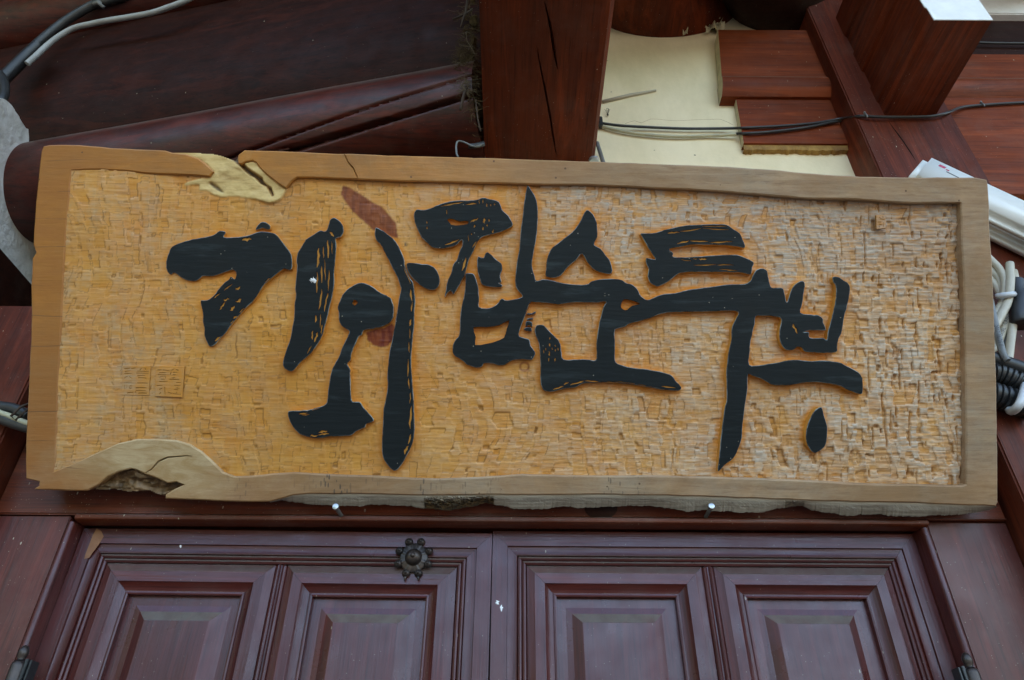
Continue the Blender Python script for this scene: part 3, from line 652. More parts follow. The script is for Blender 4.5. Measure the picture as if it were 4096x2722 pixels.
for cx_, cy_, r in ((1890, 20, .028), (1895, 90, .022), (1893, 170, .020), (1885, 250, .024), (1896, 330, .018), (1900, 430, .012)):
    p = npt(cx_, cy_, -.17); V = []; 
    for i in range(8):
        for j in range(10):
            t = math.pi*i/7; q = 2*math.pi*j/10; rr = r*rn.uniform(.6, 1.2); V.append(p + np.array([rr*.6*math.sin(t)*math.cos(q), rr*math.sin(t)*math.sin(q), 1.6*rr*math.cos(t)]))
    b.add(V, [(i*10+j, i*10+(j+1) % 10, (i+1)*10+(j+1) % 10, (i+1)*10+j) for i in range(7) for j in range(10)])
tag(b.build('dirt_clump', M['moss'], nest), kind='stuff')

# ------------------------------------------------------------------ the carved sign
TILT = rad(31); SO = np.array([0, -.10, 2.134])
SU = np.array([0, -math.sin(TILT), math.cos(TILT)]); SN = np.array([0, -math.cos(TILT), -math.sin(TILT)])
sign = empty('carved_sign', tuple(SO), 'wide carved wooden signboard with black brush lettering, hung tilted over the door', 'sign')
sign.rotation_euler = (math.pi/2 + TILT, 0, 0)
def L(x, y, wd=0.0):
    p = onP(x, y, SO+SN*wd, SN); q = p-SO; return np.array([q[0], q@SU])
Zc = {'A': (600, 680, .5102), 'B': (1050, 680, .5102), 'C': (1050, 1150, .5102), 'D': (1600, 700, .5102), 'E': (2050, 800, .5102), 'F': (2500, 800, .5102), 'G': (2800, 1150, .5102),
      'H': (3100, 950, .3189), 'K': (600, 560, .2966), 'R': (0, 1400, .4464), 'S': (460, 1430, .12755), 'P': (0, 0, 1)}
def px(s):
    """'A 1,2 3,4 B 5,6' -> source pixel points"""
    out = []; k = 'P'
    for t in s.split():
        if t in Zc: k = t
        else:
            x, y = t.split(','); o = Zc[k]; out.append((o[0]+float(x)*o[2], o[1]+float(y)*o[2]))
    return out
def loc(pts, wd=0.0): return [L(x, y, wd) for x, y in pts]

BORDER = px('P 977,601 1150,606 1300,613 1500,619 1750,627 2048,636 2350,646 2655,657 2909,667 3072,678 3214,692 3443,707 3550,709 3653,710 3902,710 3948,719 3953,738 3956,785 3959,830 3958,880 3961,944 3966,1000 3969,1040 3972,1120 3976,1200 3982,1391 3988,1582 3990,1700 3992,1900 3992,2010 3985,2027 3626,2012 3298,2006 3050,1996 2800,1987 2667,1983 2356,1979 2200,1981 2000,1980 1850,1982 1712,1983 1600,1981 1445,1977 1231,1977 1170,1983 1133,1994 1080,2008 1000,2009 800,2001 670,1996 '
            'R 1480,1335 1480,1300 1560,1250 1650,1210 1580,1185 1500,1195 1400,1150 1290,1110 1220,1075 1170,1065 1060,1095 960,1140 880,1210 780,1264 '
            'P 240,1962 134,1958 154,1945 156,1928 103,1916 101,1846 107,1668 114,1534 120,1400 125,1260 123,1140 128,1035 143,1011 132,980 138,872 147,761 156,672 164,605 172,585 196,580 250,579 312,580 400,587 491,594 600,599 660,602 '
            'K 300,172 480,192 650,250 750,320 820,385 855,430 800,495 P 780,702 700,699 580,694 500,684 402,679 286,683 281,720 277,783 270,860 263,939 258,1020 254,1096 247,1270 237,1445 232,1560 228,1668 225,1760 223,1846 214,1889 '
            '290,1855 379,1815 469,1775 549,1757 625,1757 705,1762 759,1779 804,1806 848,1846 893,1891 937,1907 1000,1906 1090,1896 1178,1891 1320,1899 1450,1903 1534,1907 1650,1914 1756,1917 1880,1912 2000,1905 2089,1898 2250,1903 2445,1905 2600,1904 2712,1906 2900,1911 3050,1916 3272,1926 3493,1937 3700,1941 3803,1944 3850,1944 3865,1938 3865,1800 3864,1659 3862,1468 3859,1300 3858,1200 3855,1097 3850,1010 3846,960 3846,880 3844,812 3760,812 3653,814 3600,811 3550,808 3450,800 3392,796 3265,796 3113,786 2980,775 2858,765 2700,757 2604,753 2450,745 2350,740 2230,740 2110,738 1980,734 1855,731 1700,727 1560,724 1433,719 1300,713 1220,711 1186,712 1165,728 1143,753 '
            'K 1740,600 1600,490 1520,425 1480,380 1430,310 1380,282 1290,300 1230,330 1190,318 1185,280 1180,240 1190,200')
INNER = px('K 300,165 480,188 650,246 750,316 820,385 858,432 803,498 P 780,702 700,699 580,694 500,684 402,679 286,683 277,783 263,939 254,1096 237,1445 228,1668 223,1846 214,1889 290,1855 379,1815 469,1775 549,1757 625,1757 705,1762 759,1779 804,1806 848,1846 893,1891 937,1907 1000,1906 1178,1891 1534,1907 1756,1917 2089,1898 2445,1905 2712,1906 3050,1916 3493,1937 3850,1944 3865,1938 3862,1468 3855,1097 3844,812 3653,814 3392,796 3113,786 2604,753 2350,740 1855,731 1433,719 1186,712 1143,753 K 1740,600 1600,490 1480,380 1430,310 1380,280 1290,300 1230,330 1190,318 1185,280 1180,175 1080,182 1060,235 950,195 850,175 550,155')
HOLLOW = px('R 1480,1335 1480,1300 1560,1250 1650,1210 1580,1185 1500,1195 1400,1150 1290,1110 1220,1075 1170,1065 1060,1095 960,1140 880,1210 780,1264 1000,1266 1100,1285 1230,1280 1300,1270 1400,1310')
KNOT = px('K 800,495 640,515 560,540 450,580 455,605 620,590 655,600 650,670 770,680 840,730 950,765 1150,750 1260,770 1400,790 1600,850 1700,820 1750,790 1830,650 1740,600 1600,490 1480,380 1430,310 1380,280 1290,300 1230,330 1190,320 1180,175 1080,182 1060,235 950,195 850,175 550,155 300,165 480,190 650,250 750,320 850,430')
CRACK = px('K 1180,170 1190,280 1240,310 1310,380 1410,450 1490,500 1520,570 1610,635 1650,735 1635,755 1600,690 1555,615 1480,575 1400,500 1300,440 1240,380 1195,335 1120,275 1055,235 1080,180')
KHOLE = px('K 770,570 820,565 900,620 985,710 930,690 840,640')
RED1 = px('B 620,110 680,130 760,180 850,240 930,280 990,350 1040,410 1058,530 1010,520 960,490 890,455 870,470 790,400 700,320 640,240 605,180')
RED2 = px('B 805,1270 870,1250 950,1235 1010,1200 1032,1230 1015,1330 975,1380 920,1390 860,1372 815,1330')

def offset_loop(P, d):
    P = np.array(P); n = len(P); area = .5*np.sum(P[:, 0]*np.roll(P[:, 1], -1)-np.roll(P[:, 0], -1)*P[:, 1]); sg = 1 if area > 0 else -1
    out = []
    for i in range(n):
        a, b_, c = P[i-1], P[i], P[(i+1) % n]; t1 = b_-a; t2 = c-b_
        t1 = t1/(np.linalg.norm(t1)+1e-9); t2 = t2/(np.linalg.norm(t2)+1e-9); n1 = np.array([-t1[1], t1[0]])*sg; n2 = np.array([-t2[1], t2[0]])*sg
        m = n1+n2; lm = np.linalg.norm(m); m = m/lm if lm > .3 else n1; out.append(b_+m*d)   # inward for positive d
    return out
def slab(name, loops, top, bot, mats, parent, bev=.001, flare=0.0, floors=()):
    """raised slab: loops[0] outer, rest holes (2D sign coords); top face slot 0, walls slot 1"""
    b = MB(); ins = [offset_loop(loops[0], bev)] + [offset_loop(h, -bev*.5) for h in loops[1:]]
    pts, tris = fill2d(ins); b.add([(p[0], p[1], top) for p in pts], tris, 0)
    for lp, dz in floors:
        b.add([(p[0], p[1], top-dz) for p in lp], [tuple(range(len(lp)))], 1)
    for q, (lp, il) in enumerate(zip(loops, ins)):
        k = len(lp); fl = offset_loop(lp, -flare if q == 0 else 0)
        b.add([(p[0], p[1], top) for p in il] + [(p[0], p[1], top-bev*.8) for p in lp] , [(i, (i+1) % k, k+(i+1) % k, k+i) for i in range(k)], 2 if len(mats) > 2 and q == 0 else 0)
        b.add([(p[0], p[1], top-bev*.8) for p in lp] + [(p[0], p[1], bot) for p in fl], [(i, (i+1) % k, k+(i+1) % k, k+i) for i in range(k)], 1)
    me = bpy.data.meshes.new(name); me.from_pydata(b.v, [], b.f)
    for m in mats: me.materials.append(m)
    me.polygons.foreach_set('material_index', b.m)
    bm = bmesh.new(); bm.from_mesh(me); bmesh.ops.remove_doubles(bm, verts=bm.verts, dist=1e-6); bmesh.ops.recalc_face_normals(bm, faces=bm.faces)
    s = sum(f.normal.z*f.calc_area() for f in bm.faces if f.material_index == 0)
    if s < 0: bmesh.ops.reverse_faces(bm, faces=bm.faces)
    bm.to_mesh(me); bm.free()
    o = bpy.data.objects.new(name, me); COL.objects.link(o); o.parent = parent; return o
def rough_loop(P, sub=3, jit=.00035, tens=True):
    Q = catmull(P, sub); 
    return [p + RNG.normal(0, jit, 2) for p in Q]
def slit(k, x0, y0, x1, y1, wd):
    o = Zc[k]; a = np.array(L(o[0]+x0*o[2], o[1]+y0*o[2])); c = np.array(L(o[0]+x1*o[2], o[1]+y1*o[2])); t = c-a; ln = np.linalg.norm(t); t = t/ln; nn = np.array([-t[1], t[0]]); ww = wd*o[2]/2790*1.39*.5
    up_, dn = [], []
    for i, q in enumerate((0, .18, .38, .55, .75, 1.0)):
        h = ww*(math.sin(math.pi*(q*.92+.04)))**.7*RNG.uniform(.6, 1.25); m = a+t*ln*q + nn*RNG.normal(0, ww*.35)
        up_.append(m+nn*h); dn.append(m-nn*h)
    return up_ + dn[::-1]

# border
brd = loc(BORDER); bl = []
for i in range(len(brd)):
    a, c = brd[i], brd[(i+1) % len(brd)]; k = max(1, int(np.linalg.norm(c-a)/.022))
    for j in range(k): bl.append(a+(c-a)*j/k + (RNG.normal(0, .0004, 2) if j else 0))
ckp = [(1378, 620), (1386, 635), (1392, 650), (1402, 662), (1412, 672), (1420, 690), (1426, 704), (1430, 712)]
crk = crack_hole([L(*p) for p in ckp], .0011)
ck2b = crack_hole([L(*p) for p in px('R 1300,1105 1350,1075 1420,1000 1500,965 1580,960 1660,952 1720,955')], .0022)
slab('border', [bl, crk, ck2b], 0, -.044, [M['border'], M['border']], sign, .0026)
b = MB(); bk = [p for p in offset_loop(loc(px('P 170,600 977,640 2350,660 3214,705 3940,725 3985,2000 3298,1995 2356,1970 1231,1970 1000,1990 670,1960 240,1930 130,1900 150,1000')), .006)]
pts, tris = fill2d([bk]); b.add([(p[0], p[1], -.040) for p in pts], tris); b.build('backing', M['wall_wood'], sign)

# brush strokes
STROKES = []
def stroke(s, holes=(), slits=(), sub=3, bot=-.024, top=-.0006):
    lo = [rough_loop(loc(px(s)), sub, .00022)]; STROKES.append(([q_ for q_ in lo[0]], [loc(px(h)) for h in holes]))
    for h in holes: lo.append(rough_loop(loc(px(h)), 2, .0002))
    fl = []
    for q in slits: lo.append(slit(*q)); fl.append((lo[-1], .0016))
    return slab('brush_stroke', lo, top, bot, [M['ink'], M['wall_wood'], M['ink_edge']], sign, .0012, .0016, fl)
stroke('A 160,820 127,785 125,720 145,650 172,600 245,568 330,545 430,527 500,508 545,478 592,488 578,528 660,527 760,516 820,496 870,484 940,490 985,505 1022,548 1060,596 1095,645 1112,690 1108,780 1050,775 1000,808 950,850 900,893 876,925 850,965 800,1035 745,1085 690,1150 640,1208 590,1278 540,1330 505,1372 465,1385 445,1350 425,1300 425,1240 412,1190 412,1120 395,1040 405,1022 450,1020 500,982 540,930 580,885 615,860 632,838 660,858 674,830 668,795 640,783 590,800 545,816 490,832 420,832 395,845 360,868 300,867 240,840 190,805',
       slits=[('A', 720, 545, 792, 540, 20), ('A', 670, 940, 705, 918, 18), ('A', 575, 1018, 618, 1012, 18), ('A', 672, 1035, 712, 1012, 20), ('A', 625, 1100, 662, 1070, 24), ('A', 545, 1100, 585, 1035, 10), ('A', 700, 1118, 740, 1085, 14), ('A', 652, 1165, 682, 1145, 16), ('A', 505, 1340, 555, 1308, 18), ('A', 580, 945, 640, 895, 10), ('A', 900, 880, 950, 842, 10), ('A', 500, 1005, 545, 965, 10), ('A', 630, 1205, 650, 1180, 8)])
stroke('A 825,470 860,415 905,410 940,440 932,468 880,455')
stroke('B 565,375 600,400 625,430 635,480 615,522 596,530 572,542 578,600 570,700 560,800 560,900 545,990 530,1050 512,1130 495,1200 470,1290 440,1350 400,1410 350,1465 300,1505 262,1550 235,1576 200,1574 165,1546 160,1501 180,1431 215,1320 230,1250 245,1150 250,1060 260,990 255,930 262,850 270,770 265,710 275,650 300,610 330,560 345,540 395,510 450,475 490,482 510,455 525,400 540,380',
       slits=[('B', 508, 550, 511, 692, 16), ('B', 540, 560, 546, 660, 8), ('B', 440, 612, 431, 765, 18), ('B', 474, 600, 478, 692, 8), ('B', 463, 752, 464, 885, 11), ('B', 484, 700, 491, 865, 8), ('B', 425, 800, 424, 965, 14), ('B', 466, 935, 440, 1095, 13), ('B', 512, 965, 484, 1110, 13), ('B', 455, 1130, 450, 1240, 9), ('B', 421, 1140, 415, 1195, 15), ('B', 391, 1260, 388, 1330, 12), ('B', 431, 1272, 405, 1350, 15), ('B', 465, 1212, 460, 1290, 10), ('B', 381, 1380, 350, 1440, 11), ('B', 521, 785, 515, 950, 10), ('B', 535, 482, 556, 522, 20)])
b = MB(); c0 = L(1050+395*.5102, 680+865*.5102); V = [(c0[0], c0[1], .0012)]; k = 22
for i in range(k): rr = .0075*RNG.uniform(.35, 1.1); a = 2*math.pi*i/k; V.append((c0[0]+rr*math.cos(a), c0[1]+rr*math.sin(a)*.9, -.0003))
b.add(V, [(0, 1+i, 1+(i+1) % k) for i in range(k)]); b.build('white_chip', M['white_paint'], sign)
stroke('B 755,888 800,888 860,915 910,955 970,985 1005,1010 1025,1060 1027,1120 1018,1170 985,1205 930,1230 860,1245 795,1255 780,1290 752,1310 735,1350 715,1390 695,1445 690,1490 663,1522 685,1560 C 686,660 688,720 690,800 694,870 710,898 760,900 790,940 830,985 870,1035 860,1055 815,1070 800,1100 740,1125 690,1160 630,1165 560,1168 520,1170 450,1182 370,1176 290,1150 240,1095 205,1030 197,985 215,970 300,968 370,960 440,940 490,920 505,890 515,800 530,700 550,630 590,560 630,460 665,390 680,345 655,325 620,300 600,260 598,200 588,160 605,110 625,60 665,15 710,-15',
       holes=['C 725,100 742,110 740,128 718,142 706,128 712,106'], slits=[('C', 285, 995, 350, 984, 10), ('C', 308, 1003, 365, 996, 8), ('C', 385, 966, 450, 942, 8), ('C', 440, 1138, 505, 1124, 15), ('C', 435, 1157, 520, 1146, 12), ('C', 372, 1166, 432, 1166, 12)])
stroke('B 885,455 920,465 960,490 1020,535 1055,580 1085,640 1110,700 1115,760 1150,840 1180,890 1190,960 1197,1030 1190,1110 1190,1200 1180,1290 1170,1400 1165,1500 C 1170,680 1178,790 1185,880 1187,970 1190,1040 1192,1120 1180,1210 1150,1280 1110,1360 1065,1420 1030,1438 985,1400 945,1335 935,1250 940,1150 945,1050 948,960 965,880 980,780 978,690 985,600 995,500 1015,420 1030,340 1045,250 1060,160 1075,60 1086,15 B 1075,900 1060,850 1030,790 1000,730 960,650 930,590 895,555 880,515',
       slits=[('B', 1108, 765, 1162, 893, 9), ('B', 1160, 935, 1170, 1030, 14), ('C', 1175, 112, 1164, 190, 9), ('C', 1160, 250, 1154, 302, 16), ('C', 1153, 322, 1155, 402, 8), ('C', 1148, 430, 1150, 512, 9), ('C', 1143, 562, 1138, 700, 10), ('C', 1143, 712, 1150, 795, 9), ('C', 1160, 825, 1155, 912, 10), ('C', 1162, 930, 1154, 1110, 14), ('C', 1163, 1150, 1143, 1230, 12), ('C', 1136, 1242, 1113, 1312, 18)])
stroke('B 1130,735 1180,728 1250,738 1310,745 1355,775 1378,815 1390,880 1370,925 1330,942 1270,925 1210,880 1165,835 1140,790')
stroke('D 110,300 135,270 180,275 240,262 300,235 370,212 450,202 530,200 600,195 650,178 710,190 775,210 800,270 850,320 885,385 860,415 780,450 680,475 640,490 600,530 575,600 545,650 530,700 512,770 490,820 455,880 420,935 400,905 370,930 350,960 360,900 370,840 400,770 420,700 450,660 465,600 485,560 490,512 468,520 440,550 370,570 320,578 260,570 220,540 170,490 140,430 115,370',
       holes=['D 370,352 410,346 470,366 532,362 528,384 470,394 410,392 392,380'], slits=[('D', 320, 247, 500, 211, 10), ('D', 515, 231, 600, 228, 10), ('D', 550, 366, 612, 338, 14), ('D', 660, 338, 658, 378, 17), ('D', 586, 390, 582, 412, 12), ('D', 352, 550, 462, 508, 12), ('D', 566, 566, 618, 508, 12), ('D', 486, 752, 520, 650, 16), ('D', 652, 405, 650, 432, 12), ('D', 730, 428, 728, 455, 12), ('D', 712, 228, 710, 245, 9), ('D', 680, 225, 680, 250, 7), ('D', 650, 190, 650, 222, 7), ('D', 740, 222, 741, 236, 8), ('D', 684, 386, 684, 402, 9), ('D', 212, 405, 212, 425, 9), ('D', 210, 365, 211, 380, 9), ('D', 365, 270, 366, 310, 5), ('D', 535, 470, 538, 520, 6), ('D', 620, 195, 622, 225, 6), ('D', 698, 345, 698, 365, 9), ('D', 560, 458, 562, 470, 9)])
stroke('D 612,640 640,650 658,645 680,605 720,630 760,670 795,695 800,740 785,790 795,840 770,848 798,858 795,880 730,880 650,865 628,820 610,760 605,690')
stroke('D 1000,85 1030,120 1065,180 1080,260 1080,350 1075,430 1065,520 1045,620 1035,700 1055,790 1070,830 1120,820 1180,825 1260,845 1350,858 1460,860 1500,835 1560,820 '
       'E 700,622 780,618 850,625 890,650 940,665 980,700 1010,755 1060,785 1110,765 1180,740 1280,730 1380,705 1480,690 1568,682 '
       'F 770,667 850,662 940,660 985,635 1005,590 1040,545 1090,540 1115,560 1130,620 1145,680 1180,690 1235,690 1250,720 H 130,740 150,815 180,740 220,640 280,570 350,545 380,580 375,640 360,720 350,820 325,945 460,970 545,975 605,1020 610,1070 640,1145 620,1168 500,1165 420,1170 350,1195 428,1190 440,1260 600,1265 655,1285 668,1190 690,1100 715,1010 740,900 760,800 768,720 765,610 735,560 728,497 800,495 850,530 910,565 940,610 945,680 930,770 900,900 875,980 855,1100 835,1210 800,1280 785,1360 778,1435 '
       'G 1000,515 930,512 830,505 800,475 765,465 735,488 680,490 640,450 625,390 628,320 640,247 580,228 500,222 438,228 430,290 415,350 400,420 392,500 388,608 460,612 540,600 600,592 700,572 780,570 880,580 960,575 1040,580 1100,590 1150,615 1230,655 1265,690 1278,730 1275,830 1230,830 1150,800 1110,775 1050,760 960,748 890,742 800,750 720,765 640,768 560,760 480,715 430,700 380,682 375,760 370,840 355,920 345,1010 335,1100 330,1180 300,1270 265,1340 200,1390 145,1445 143,1400 155,1300 165,1180 180,1060 195,950 210,880 210,760 208,680 215,590 230,490 248,400 250,320 275,260 302,192 200,184 100,188 '
       'F 588,876 500,878 400,880 300,890 200,925 100,955 35,970 E 880,995 805,1020 805,1100 805,1200 810,1272 870,1300 960,1320 1060,1330 1190,1355 1250,1380 1290,1430 1325,1470 1300,1497 1200,1490 1080,1470 960,1450 860,1435 760,1428 640,1435 550,1442 490,1470 400,1482 300,1505 240,1485 220,1420 220,1300 215,1200 205,1120 175,1040 185,990 210,980 245,985 300,1040 345,1085 375,1130 385,1200 400,1250 480,1253 580,1250 650,1258 660,1200 660,1120 672,1020 690,930 715,840 735,797 660,805 560,803 460,805 360,818 270,808 '
       'D 1062,998 1020,1000 1000,1050 970,1130 945,1200 935,1265 1010,1290 1025,1340 1060,1390 1050,1430 1020,1450 960,1445 880,1455 830,1485 780,1495 720,1478 660,1478 640,1505 590,1510 530,1490 480,1450 420,1410 412,1350 430,1300 465,1250 470,1150 475,1080 490,1000 510,900 515,800 520,770 570,775 590,800 610,870 620,960 620,1037 700,1045 760,1015 795,970 840,985 940,965 958,945 915,890 905,830 915,700 935,580 945,450 960,340 970,250 985,150',
       holes=['D 578,1198 680,1195 780,1180 855,1140 835,1210 815,1275 750,1305 680,1325 590,1332 595,1270', 'E 850,830 870,785 920,785 1000,815 940,830 900,862 865,855'],
       slits=[('H', 228, 1090, 290, 1200, 34), ('D', 1018, 1008, 985, 1080, 9), ('E', 455, 1452, 560, 1420, 12), ('E', 565, 1420, 700, 1430, 9), ('E', 705, 1425, 960, 1440, 9), ('E', 1170, 1462, 1280, 1476, 10), ('E', 320, 1488, 400, 1462, 11), ('E', 405, 1448, 440, 1432, 9), ('E', 985, 1448, 1110, 1470, 6),
              ('E', 295, 1075, 294, 1095, 10), ('E', 293, 1125, 293, 1150, 13), ('E', 262, 1160, 262, 1182, 7), ('E', 288, 1185, 288, 1222, 11), ('E', 335, 1135, 336, 1150, 8), ('E', 337, 1170, 336, 1190, 7), ('E', 286, 1240, 285, 1268, 9), ('E', 335, 1240, 335, 1268, 8), ('E', 358, 1160, 358, 1180, 7), ('E', 245, 1175, 245, 1205, 6), ('E', 312, 1160, 312, 1178, 6)], sub=3)
# dry brush rungs beside it
for s in ('D 1000,1085 1030,1085 1062,1072 1060,1090 1035,1098 1000,1096', 'D 1000,1128 1030,1120 1045,1130 1022,1140 998,1138', 'D 992,1150 1020,1150 1038,1160 1035,1190 1012,1178 988,1186 985,1168', 'D 975,1205 1000,1196 1030,1200 1030,1228 1000,1226 978,1218', 'D 1003,1412 1018,1404 1026,1416 1010,1424'):
    stroke(s, bot=-.02)
stroke('E 580,80 620,100 650,145 665,200 665,290 640,350 690,380 730,430 770,490 780,577 700,570 640,545 590,490 545,422 500,470 430,530 380,590 330,608 262,600 265,540 270,470 300,390 350,345 420,290 490,230 540,150')
stroke('F 125,262 190,262 250,255 310,235 400,215 480,200 580,195 700,190 800,195 850,230 900,260 925,310 943,372 880,365 780,355 660,350 520,350 430,370 350,385 380,420 378,445 440,450 540,445 640,440 760,432 880,432 960,460 1012,490 1000,530 985,585 920,570 800,565 680,565 590,565 500,565 430,575 390,600 340,640 270,675 230,670 195,645 180,600 185,540 168,500 170,455 240,467 210,420 170,350 135,290',
       slits=[('F', 335, 262, 430, 252, 10), ('F', 435, 250, 600, 226, 10), ('F', 605, 208, 800, 208, 7), ('F', 610, 222, 815, 234, 8), ('F', 412, 342, 505, 320, 12), ('F', 512, 322, 655, 326, 10), ('F', 662, 336, 842, 328, 11), ('F', 540, 513, 718, 508, 8), ('F', 724, 509, 855, 510, 8), ('F', 582, 465, 642, 464, 14), ('F', 740, 543, 888, 554, 7), ('F', 440, 470, 520, 478, 7), ('F', 535, 462, 566, 462, 9)])
stroke('G 955,940 970,990 990,1050 1002,1110 995,1200 975,1255 910,1298 870,1275 840,1220 832,1140 850,1070 880,1000 910,960')
# light specks of paint on the strokes are in the paint itself

# carved ground as a height field
def soft(poly, X, Y, rad_px=2):
    m = inside(poly, X, Y).astype(float)
    for _ in range(rad_px):
        m = (m + np.roll(m, 1, 0)+np.roll(m, -1, 0)+np.roll(m, 1, 1)+np.roll(m, -1, 1))/5
    return m
ST = .0017
ux = np.arange(-.94, .925, ST); vy = np.arange(-.012, .71, ST); UX, VY = np.meshgrid(ux, vy)
H0 = -.0092 - .0036*np.clip((UX-.15)/.5, 0, 1) + .0080*np.clip((-.45-UX)/.36, 0, 1)
def vnoise(sx, sy, seed):
    r = np.random.default_rng(seed); gx = int((ux[-1]-ux[0])/sx)+3; gy = int((vy[-1]-vy[0])/sy)+3; g = r.random((gy, gx))
    fx = (UX-ux[0])/sx; fy = (VY-vy[0])/sy; ix = fx.astype(int); iy = fy.astype(int); tx = fx-ix; ty = fy-iy; tx = tx*tx*(3-2*tx); ty = ty*ty*(3-2*ty)
    return (g[iy, ix]*(1-tx)+g[iy, ix+1]*tx)*(1-ty) + (g[iy+1, ix]*(1-tx)+g[iy+1, ix+1]*tx)*ty
AMP = .46 + .72*np.clip((UX+.25)/.9, 0, 1) + .45*np.clip((UX-.58)/.25, 0, 1)
RT = np.clip((UX+.35)/.8, 0, 1)
def chisel(seed, cw, ls, wav):
    r = np.random.default_rng(seed)
    W0 = UX + (vnoise(.14, .16, seed+50)-.5)*wav*2.6 + (vnoise(.05, .07, seed+53)-.5)*wav*.9 + (vnoise(.03, .018, seed+51)-.5)*wav*.3 + VY*.035
    wl = r.uniform(.40, 1.8, 400)*cw; eb = np.cumsum(wl)-1.15; ci = np.clip(np.searchsorted(eb, W0.ravel()), 1, 399).reshape(W0.shape)
    a = (W0-eb[ci-1])/wl[ci]; V0 = VY + (vnoise(.02, .03, seed+52)-.5)*.004
    h = np.zeros_like(UX); t = np.zeros_like(UX)
    for k in np.unique(ci):
        m = ci == k; ll = np.clip(r.lognormal(-.05, .5, 140), .3, 2.8)*ls; le = np.cumsum(ll)-.08+r.uniform(-.02, .02); v = V0[m]; si = np.clip(np.searchsorted(le, v), 1, 139)
        tt = (v-le[si-1])/ll[si]; dp = r.gamma(1.7, .00056, 140); sl = r.normal(.0008, .0007, 140); tu = r.normal(0, .0005, 140)
        aa = a[m]; h[m] = -dp[si] + sl[si]*(tt-.5) + tu[si]*(aa-.5) - .0004*(1-(2*aa-1)**2); t[m] = r.random(140)[si]
    return h, t
h1, t1 = chisel(5, .0118, .0150, .020); h2, t2 = chisel(6, .0080, .0100, .018); h3, t3 = chisel(7, .015, .028, .03)
H = h1.copy(); m = t2 < .30; H[m] = np.minimum(H[m], h2[m]-.0003); m = t3 < .26; H[m] = np.minimum(H[m], h3[m]-.0008)
# deep splits, mostly in the coarse right end
sp_ = (vnoise(.0052, .030, 61)); H -= np.clip((sp_-.80)/.05, 0, 1)*.0028*np.clip((UX-.45)/.3, .12, 1)
REL = np.clip((H+.0030)/.0034, 0, 1)
gx_ = np.abs(np.roll(H, -1, 1)-np.roll(H, 1, 1)); gy_ = np.abs(np.roll(H, -1, 0)-np.roll(H, 1, 0))
step = np.clip((gx_+gy_)/.0024, 0, 1); blur = H.copy()
for _ in range(4): blur = (blur+np.roll(blur, 1, 0)+np.roll(blur, -1, 0)+np.roll(blur, 1, 1)+np.roll(blur, -1, 1))/5
cav = np.clip((blur-H)/.0008, 0, 1); LN = np.clip((np.hypot(np.roll(h1, -1, 1)-h1, np.roll(h1, -1, 0)-h1)/.0007)-.35, 0, 1)*np.clip((.62-t1)/.15, 0, 1); CUTA = np.clip(cav*.75 + LN*.8, 0, 1)
near = np.zeros_like(UX)
for lp_, hs_ in STROKES:
    a_ = np.array(lp_); bx0, by0 = a_.min(0)-.03; bx1, by1 = a_.max(0)+.03
    jj = (ux > bx0) & (ux < bx1); ii = (vy > by0) & (vy < by1); sub_ = np.ix_(ii, jj); m_ = inside(lp_, UX[sub_], VY[sub_])
    for h_ in hs_: m_ &= ~inside(h_, UX[sub_], VY[sub_])
    near[sub_] = np.maximum(near[sub_], m_)
for _ in range(6): near = np.maximum(near, .9*np.maximum(np.maximum(np.roll(near, 1, 0), np.roll(near, -1, 0)), np.maximum(np.roll(near, 1, 1), np.roll(near, -1, 1))))
near = np.where(near > .5, near, 0)
for _ in range(6): near = (near+np.roll(near, 1, 0)+np.roll(near, -1, 0)+np.roll(near, 1, 1)+np.roll(near, -1, 1))/5
near = np.clip(near*1.1*(.35+1.1*vnoise(.025, .025, 77)), 0, 1)
H = (H*2+np.roll(H, 1, 0)+np.roll(H, -1, 0))/4
H = H*(1-.72*near) - .0016*near; CUTA = CUTA*(1-.8*near)
grain = (vnoise(.030, .0026, 1)-.5)*.0010 + (vnoise(.012, .0052, 2)-.5)*.0008
W_ = H0 + AMP*H + grain*AMP + (vnoise(.09, .07, 3)-.5)*.003
kn, crk_m, kh, hol = soft(loc(KNOT), UX, VY, 1), soft(loc(CRACK), UX, VY, 1), soft(loc(KHOLE), UX, VY, 1), soft(loc(HOLLOW), UX, VY, 0)
kw = -.0022 - .0045*np.clip((vnoise(.05, .03, 8)), 0, 1) + (vnoise(.016, .010, 9)-.5)*.0022 + (vnoise(.004, .003, 10)-.5)*.0004
W_ = W_*(1-kn)+kw*kn; W_ = W_ - crk_m*.011 - kh*.004
hw = -.016 + (vnoise(.035, .012, 12)-.5)*.018 + (vnoise(.008, .004, 13)-.5)*.009
W_ = W_*(1-hol)+hw*hol
pin = inside(loc(INNER), UX, VY)
for _ in range(4): pin = pin | np.roll(pin, 1, 0) | np.roll(pin, -1, 0) | np.roll(pin, 1, 1) | np.roll(pin, -1, 1)
kp = inside(loc(px('P 150,560 640,596 K 300,158 550,158 850,178 950,200 1055,238 1100,240 1185,175 P 960,560 4050,640 4050,2100 700,1990 R 1480,1333 1400,1310 1300,1270 1230,1280 1100,1285 1000,1266 780,1263 P 90,1950')), UX, VY)
keep = (pin | (hol > .01)) & kp
red = np.maximum(soft(loc(RED1), UX, VY, 1)*.9, soft(loc(RED2), UX, VY, 1))
rr_ = np.hypot(UX-L(2098, 1467)[0], VY-L(2098, 1467)[1]); red = np.maximum(red, np.clip(1-np.abs(rr_-.0085)/.0035, 0, 1)*.75)
sp = np.hypot((UX-L(1618, 975)[0]), VY-L(1618, 975)[1]); DARK = np.maximum(np.maximum(crk_m, kh*.8), np.maximum(hol*.95, np.clip(1.2-sp/.006, 0, 1)*(vnoise(.003, .003, 20) > .4)))
